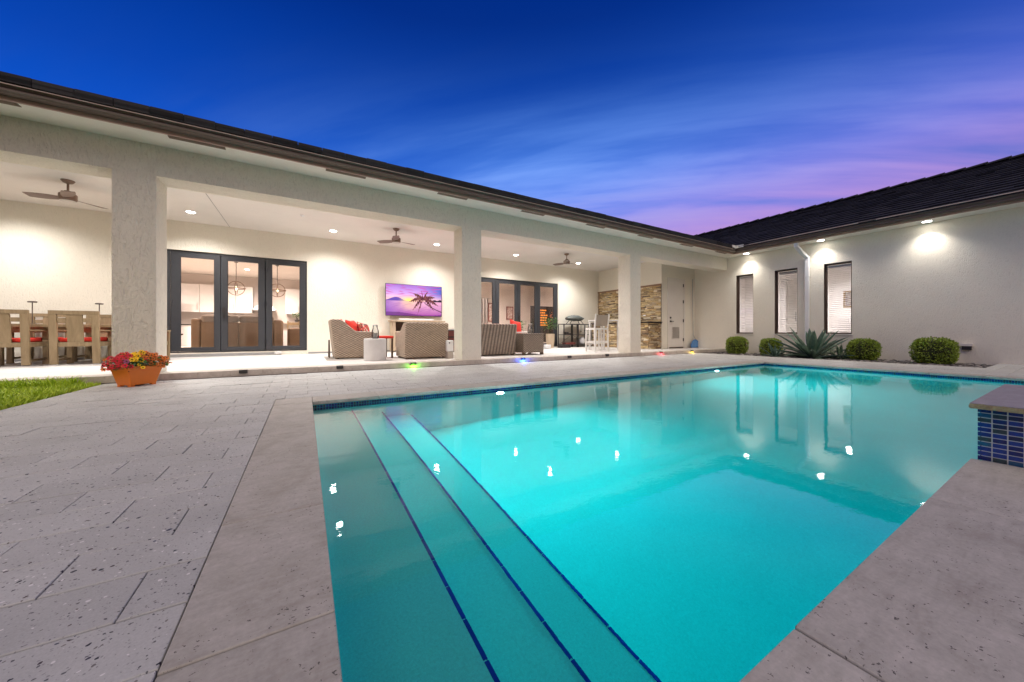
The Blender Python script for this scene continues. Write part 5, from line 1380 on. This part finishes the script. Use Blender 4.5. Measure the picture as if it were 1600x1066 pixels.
t = thing('lounge_chair', 'rounded tan armchair inside behind the right door panel', 'armchair', (-.12, 12.7, ZF)); mb = MB(); mb.box(-.34, .34, 0, .25, .05, .72); mb.build('backrest', M['tan_fabric'], t, bevel=.1, seg=4); mb = MB(); mb.box(-.34, .34, .2, .75, .05, .42); mb.build('seat', M['tan_fabric'], t, bevel=.06, seg=3)
t = thing('side_table', 'small dark side table with a plant inside the left door panel', 'side table', (-3.1, 12.6, ZF)); mb = MB(); mb.cyl((0, 0, .50), (0, 0, .54), .28, n=20); mb.build('tabletop', M['dark_wood'], t)
for k in range(3): a = k * 2.09; mb = MB(); mb.tube([(.2 * math.cos(a), .2 * math.sin(a), 0), (.05 * math.cos(a), .05 * math.sin(a), .5)], .02); mb.build('leg', M['dark_wood'], t)
potted_leaves((-3.12, 12.55, ZF + .54), 'small leafy plant on the dark side table inside the left door', 'dark_box', .10, .08, .32, .18, 120)
potted_leaves((-.25, 16.0, ZF + .95), 'small plant on the kitchen island seen in the right door panel', 'dark_box', .12, .09, .25, .16, 90)
# kitchen: island, stools, cabinets, hood, pendants
t = thing('kitchen_island', 'long kitchen island with a pale top inside the house', 'island', (-1.3, 16.2, ZF)); mb = MB(); mb.box(-1.6, 1.6, -.4, .4, 0, .91); mb.build('base', M['white_lacquer'], t); mb = MB(); mb.box(-1.7, 1.7, -.55, .45, .911, .96); mb.build('countertop', mat('pale_quartz', rough=.25, fn=simple((.62, .58, .55), .06, 6, .25)), t)
for k, x in enumerate((-1.1, -.35, .35)):
    s = thing('kitchen_stool', 'wooden counter stool at the kitchen island, %s from the left' % ('first', 'second', 'third')[k], 'stool', (x, 15.3, ZF), 0, 'stools at the kitchen island')
    for sx in (-1, 1):
        for sy in (-1, 1): mb = MB(); mb.box(sx * .18 - .02, sx * .18 + .02, sy * .18 - .02, sy * .18 + .02, 0, .65 if sy > 0 else 1.0); mb.build('leg', M['teak'], s)
    mb = MB(); mb.box(-.2, .2, -.2, .2, .65, .69); mb.build('seat', M['teak'], s); mb = MB(); mb.box(-.16, .16, -.195, -.165, .84, .94); mb.build('back_slat', M['teak'], s)
t = thing('kitchen_cabinets', 'wall of white kitchen cabinets at the back of the room', 'cabinets', (-2.0, 20.15, ZF)); mb = MB(); mb.box(-5.0, 4.4, -.6, -.01, 0, .88); mb.build('base_carcass', M['white_lacquer'], t); mb = MB(); mb.box(-5.0, 4.4, -.64, -.01, .881, .92); mb.build('worktop', M['granite'], t)
for x0 in [-5.0 + .62 * k for k in range(15)]:
    if -.15 < x0 + .3 < .9: continue
    mb = MB(); mb.box(x0 + .006, x0 + .614, -.36, -.01, 1.45, 2.65); c = mb.build('cabinet_door', M['white_lacquer'], t, bevel=.006); mb = MB(); mb.cyl((x0 + .55, -.385, 1.55), (x0 + .55, -.385, 1.85), .008, n=6); mb.build('pull', M['steel'], c)
t = thing('range_hood', 'stainless range hood chimney on the kitchen wall', 'range hood', (-1.62, 20.15, ZF)); mb = MB(); mb.box(-.16, .16, -.34, -.01, 1.95, 3.10); mb.build('chimney', M['steel'], t); mb = MB()
mb.raw([(-.45, -.5, 1.62), (.45, -.5, 1.62), (.45, -.01, 1.62), (-.45, -.01, 1.62), (-.16, -.34, 1.95), (.16, -.34, 1.95), (.16, -.01, 1.95), (-.16, -.01, 1.95)], [(3, 2, 1, 0), (4, 5, 6, 7), (0, 1, 5, 4), (1, 2, 6, 5), (2, 3, 7, 6), (3, 0, 4, 7)]); mb.box(-.45, .45, -.5, -.01, 1.57, 1.62); mb.build('canopy', M['steel'], t)
for x, s_ in ((-2.14, 'globe pendant lamp seen through the middle door panel'), (-.90, 'globe pendant lamp seen through the right door panel')):
    t = thing('pendant_lamp', s_, 'pendant lamp', (x, 16.0, 3.25), 0, 'pendant lamps over the island')
    mb = MB(); mb.cyl((0, 0, -.7), (0, 0, -.001), .010, n=6); mb.cyl((0, 0, -.02), (0, 0, -.001), .06, n=12); mb.build('rod', M['black_metal'], t)
    mb = MB(); R0 = .25
    for rot in (0, math.pi / 2): mb.tube([(R0 * math.cos(q) * math.cos(rot), R0 * math.cos(q) * math.sin(rot), -.95 + R0 * math.sin(q)) for q in [2 * math.pi * k / 24 for k in range(25)]], .013, 6)
    mb.tube([(R0 * 1.1 * math.cos(q), R0 * 1.1 * math.sin(q), -.95) for q in [2 * math.pi * k / 24 for k in range(25)]], .018, 6); mb.build('globe_frame', M['fan_bronze'], t)
    mb = MB(); mb.lathe([(.01, -1.02), (.035, -.98), (.035, -.93), (.015, -.89)], n=10); mb.build('bulb', M['bulb'], t, smooth=True)
# white doors on the kitchen side wall
t = thing('interior_door', 'white interior door at the back of the kitchen, left', 'door', (-5.1, 19.0, ZF)); mb = MB(); mb.box(-.5, .5, 0, .05, 0, 2.1); mb.build('leaf', M['white_lacquer'], t, bevel=.006); mb = MB(); mb.box(-.6, -.502, -.02, .06, 0, 2.2); mb.box(.502, .6, -.02, .06, 0, 2.2); mb.box(-.502, .502, -.02, .06, 2.102, 2.2); mb.build('casing', M['white_lacquer'], t)
# right-hand room: pictures, dark board, curtain
def picture(loc, w_, h, label, m_='red_brown', rz=0):
    t = thing('framed_picture', label, 'picture', loc, rz); mb = MB()
    mb.box(-w_ / 2, -w_ / 2 + .05, -.03, 0, 0, h); mb.box(w_ / 2 - .05, w_ / 2, -.03, 0, 0, h); mb.box(-w_ / 2 + .05, w_ / 2 - .05, -.03, 0, 0, .05); mb.box(-w_ / 2 + .05, w_ / 2 - .05, -.03, 0, h - .05, h); mb.build('frame', M[m_], t); mb = MB(); mb.box(-w_ / 2 + .05, w_ / 2 - .05, -.015, 0, .05, h - .05); mb.build('print', M['photo_print'], t)
picture((8.35, 16.17, 1.25), .42, .98, 'tall maroon framed picture in the right-hand room, left one')
picture((9.45, 16.17, 1.38), .42, .70, 'maroon framed picture in the right-hand room, right one')
t = thing('dark_board', 'tall dark board with rows of orange lettering behind the last door panel', 'board', (10.2, 13.9, ZF)); mb = MB(); mb.box(-.9, .9, 0, .06, .1, 1.85); mb.build('panel', M['dark_box'], t)
lt = MB(); rn = random.Random(3)
for r in range(7):
    x = -.62
    for k in range(5): w2 = rn.uniform(.06, .14); lt.box(x, x + w2, -.012, -.001, 1.62 - r * .12, 1.68 - r * .12); x += w2 + .03
lt.build('lettering', M['orange_sign'], t)
t = thing('curtain', 'grey curtain inside the first panel of the right-hand doors', 'curtain', (6.55, 14.2, ZF)); mb = MB(); pts = [(x * .02, .04 * math.sin(x * .9)) for x in range(32)]
mb.prism(pts + [(p_[0], p_[1] + .01) for p_ in reversed(pts)], lambda u, v, q: (u, v, q), .02, 2.1); mb.build('fabric', mat('curtain_grey', rough=.9, fn=simple((.34, .31, .30), .06, 6, .9)), t); mb = MB(); mb.cyl((-.1, 0, 2.13), (.8, 0, 2.13), .015, n=8); mb.build('rod', M['steel'], t)
# wing rooms: pictures and a door handle seen between the slats
picture((14.35, 3.86, 1.45), .42, .52, 'gold framed picture behind the third window blind', 'frame_gold', rad(-90))
picture((14.35, 6.25, 1.40), .36, .46, 'small pale framed picture behind the first window blind', 'frame_gold', rad(-90))
t = thing('wall_poster', 'red and blue wall hanging behind the right edge of the second window', 'poster', (14.3, 4.93, .9), rad(-90)); mb = MB(); mb.box(-.12, .12, -.01, 0, 0, .75); mb.build('lower_panel', mat('poster_blue', rough=.6, fn=simple((.10, .12, .32), .1, 9, .6)), t); mb = MB(); mb.box(-.12, .12, -.01, 0, .752, 1.35); mb.build('upper_panel', mat('poster_red', rough=.6, fn=simple((.42, .10, .06), .3, 9, .6)), t)
t = thing('cabinet_front', 'white cabinet door with a dark vertical pull behind the second window blind', 'cabinet', (14.4, 5.30, ZF), rad(-90)); mb = MB(); mb.box(-.30, .30, 0, .04, 0, 2.4); mb.build('door', M['white_lacquer'], t); mb = MB(); mb.box(-.012, .012, -.05, -.03, .95, 1.25); mb.box(-.012, .012, -.03, -.001, .97, .99); mb.box(-.012, .012, -.03, -.001, 1.21, 1.23); mb.build('pull', M['black_metal'], t)
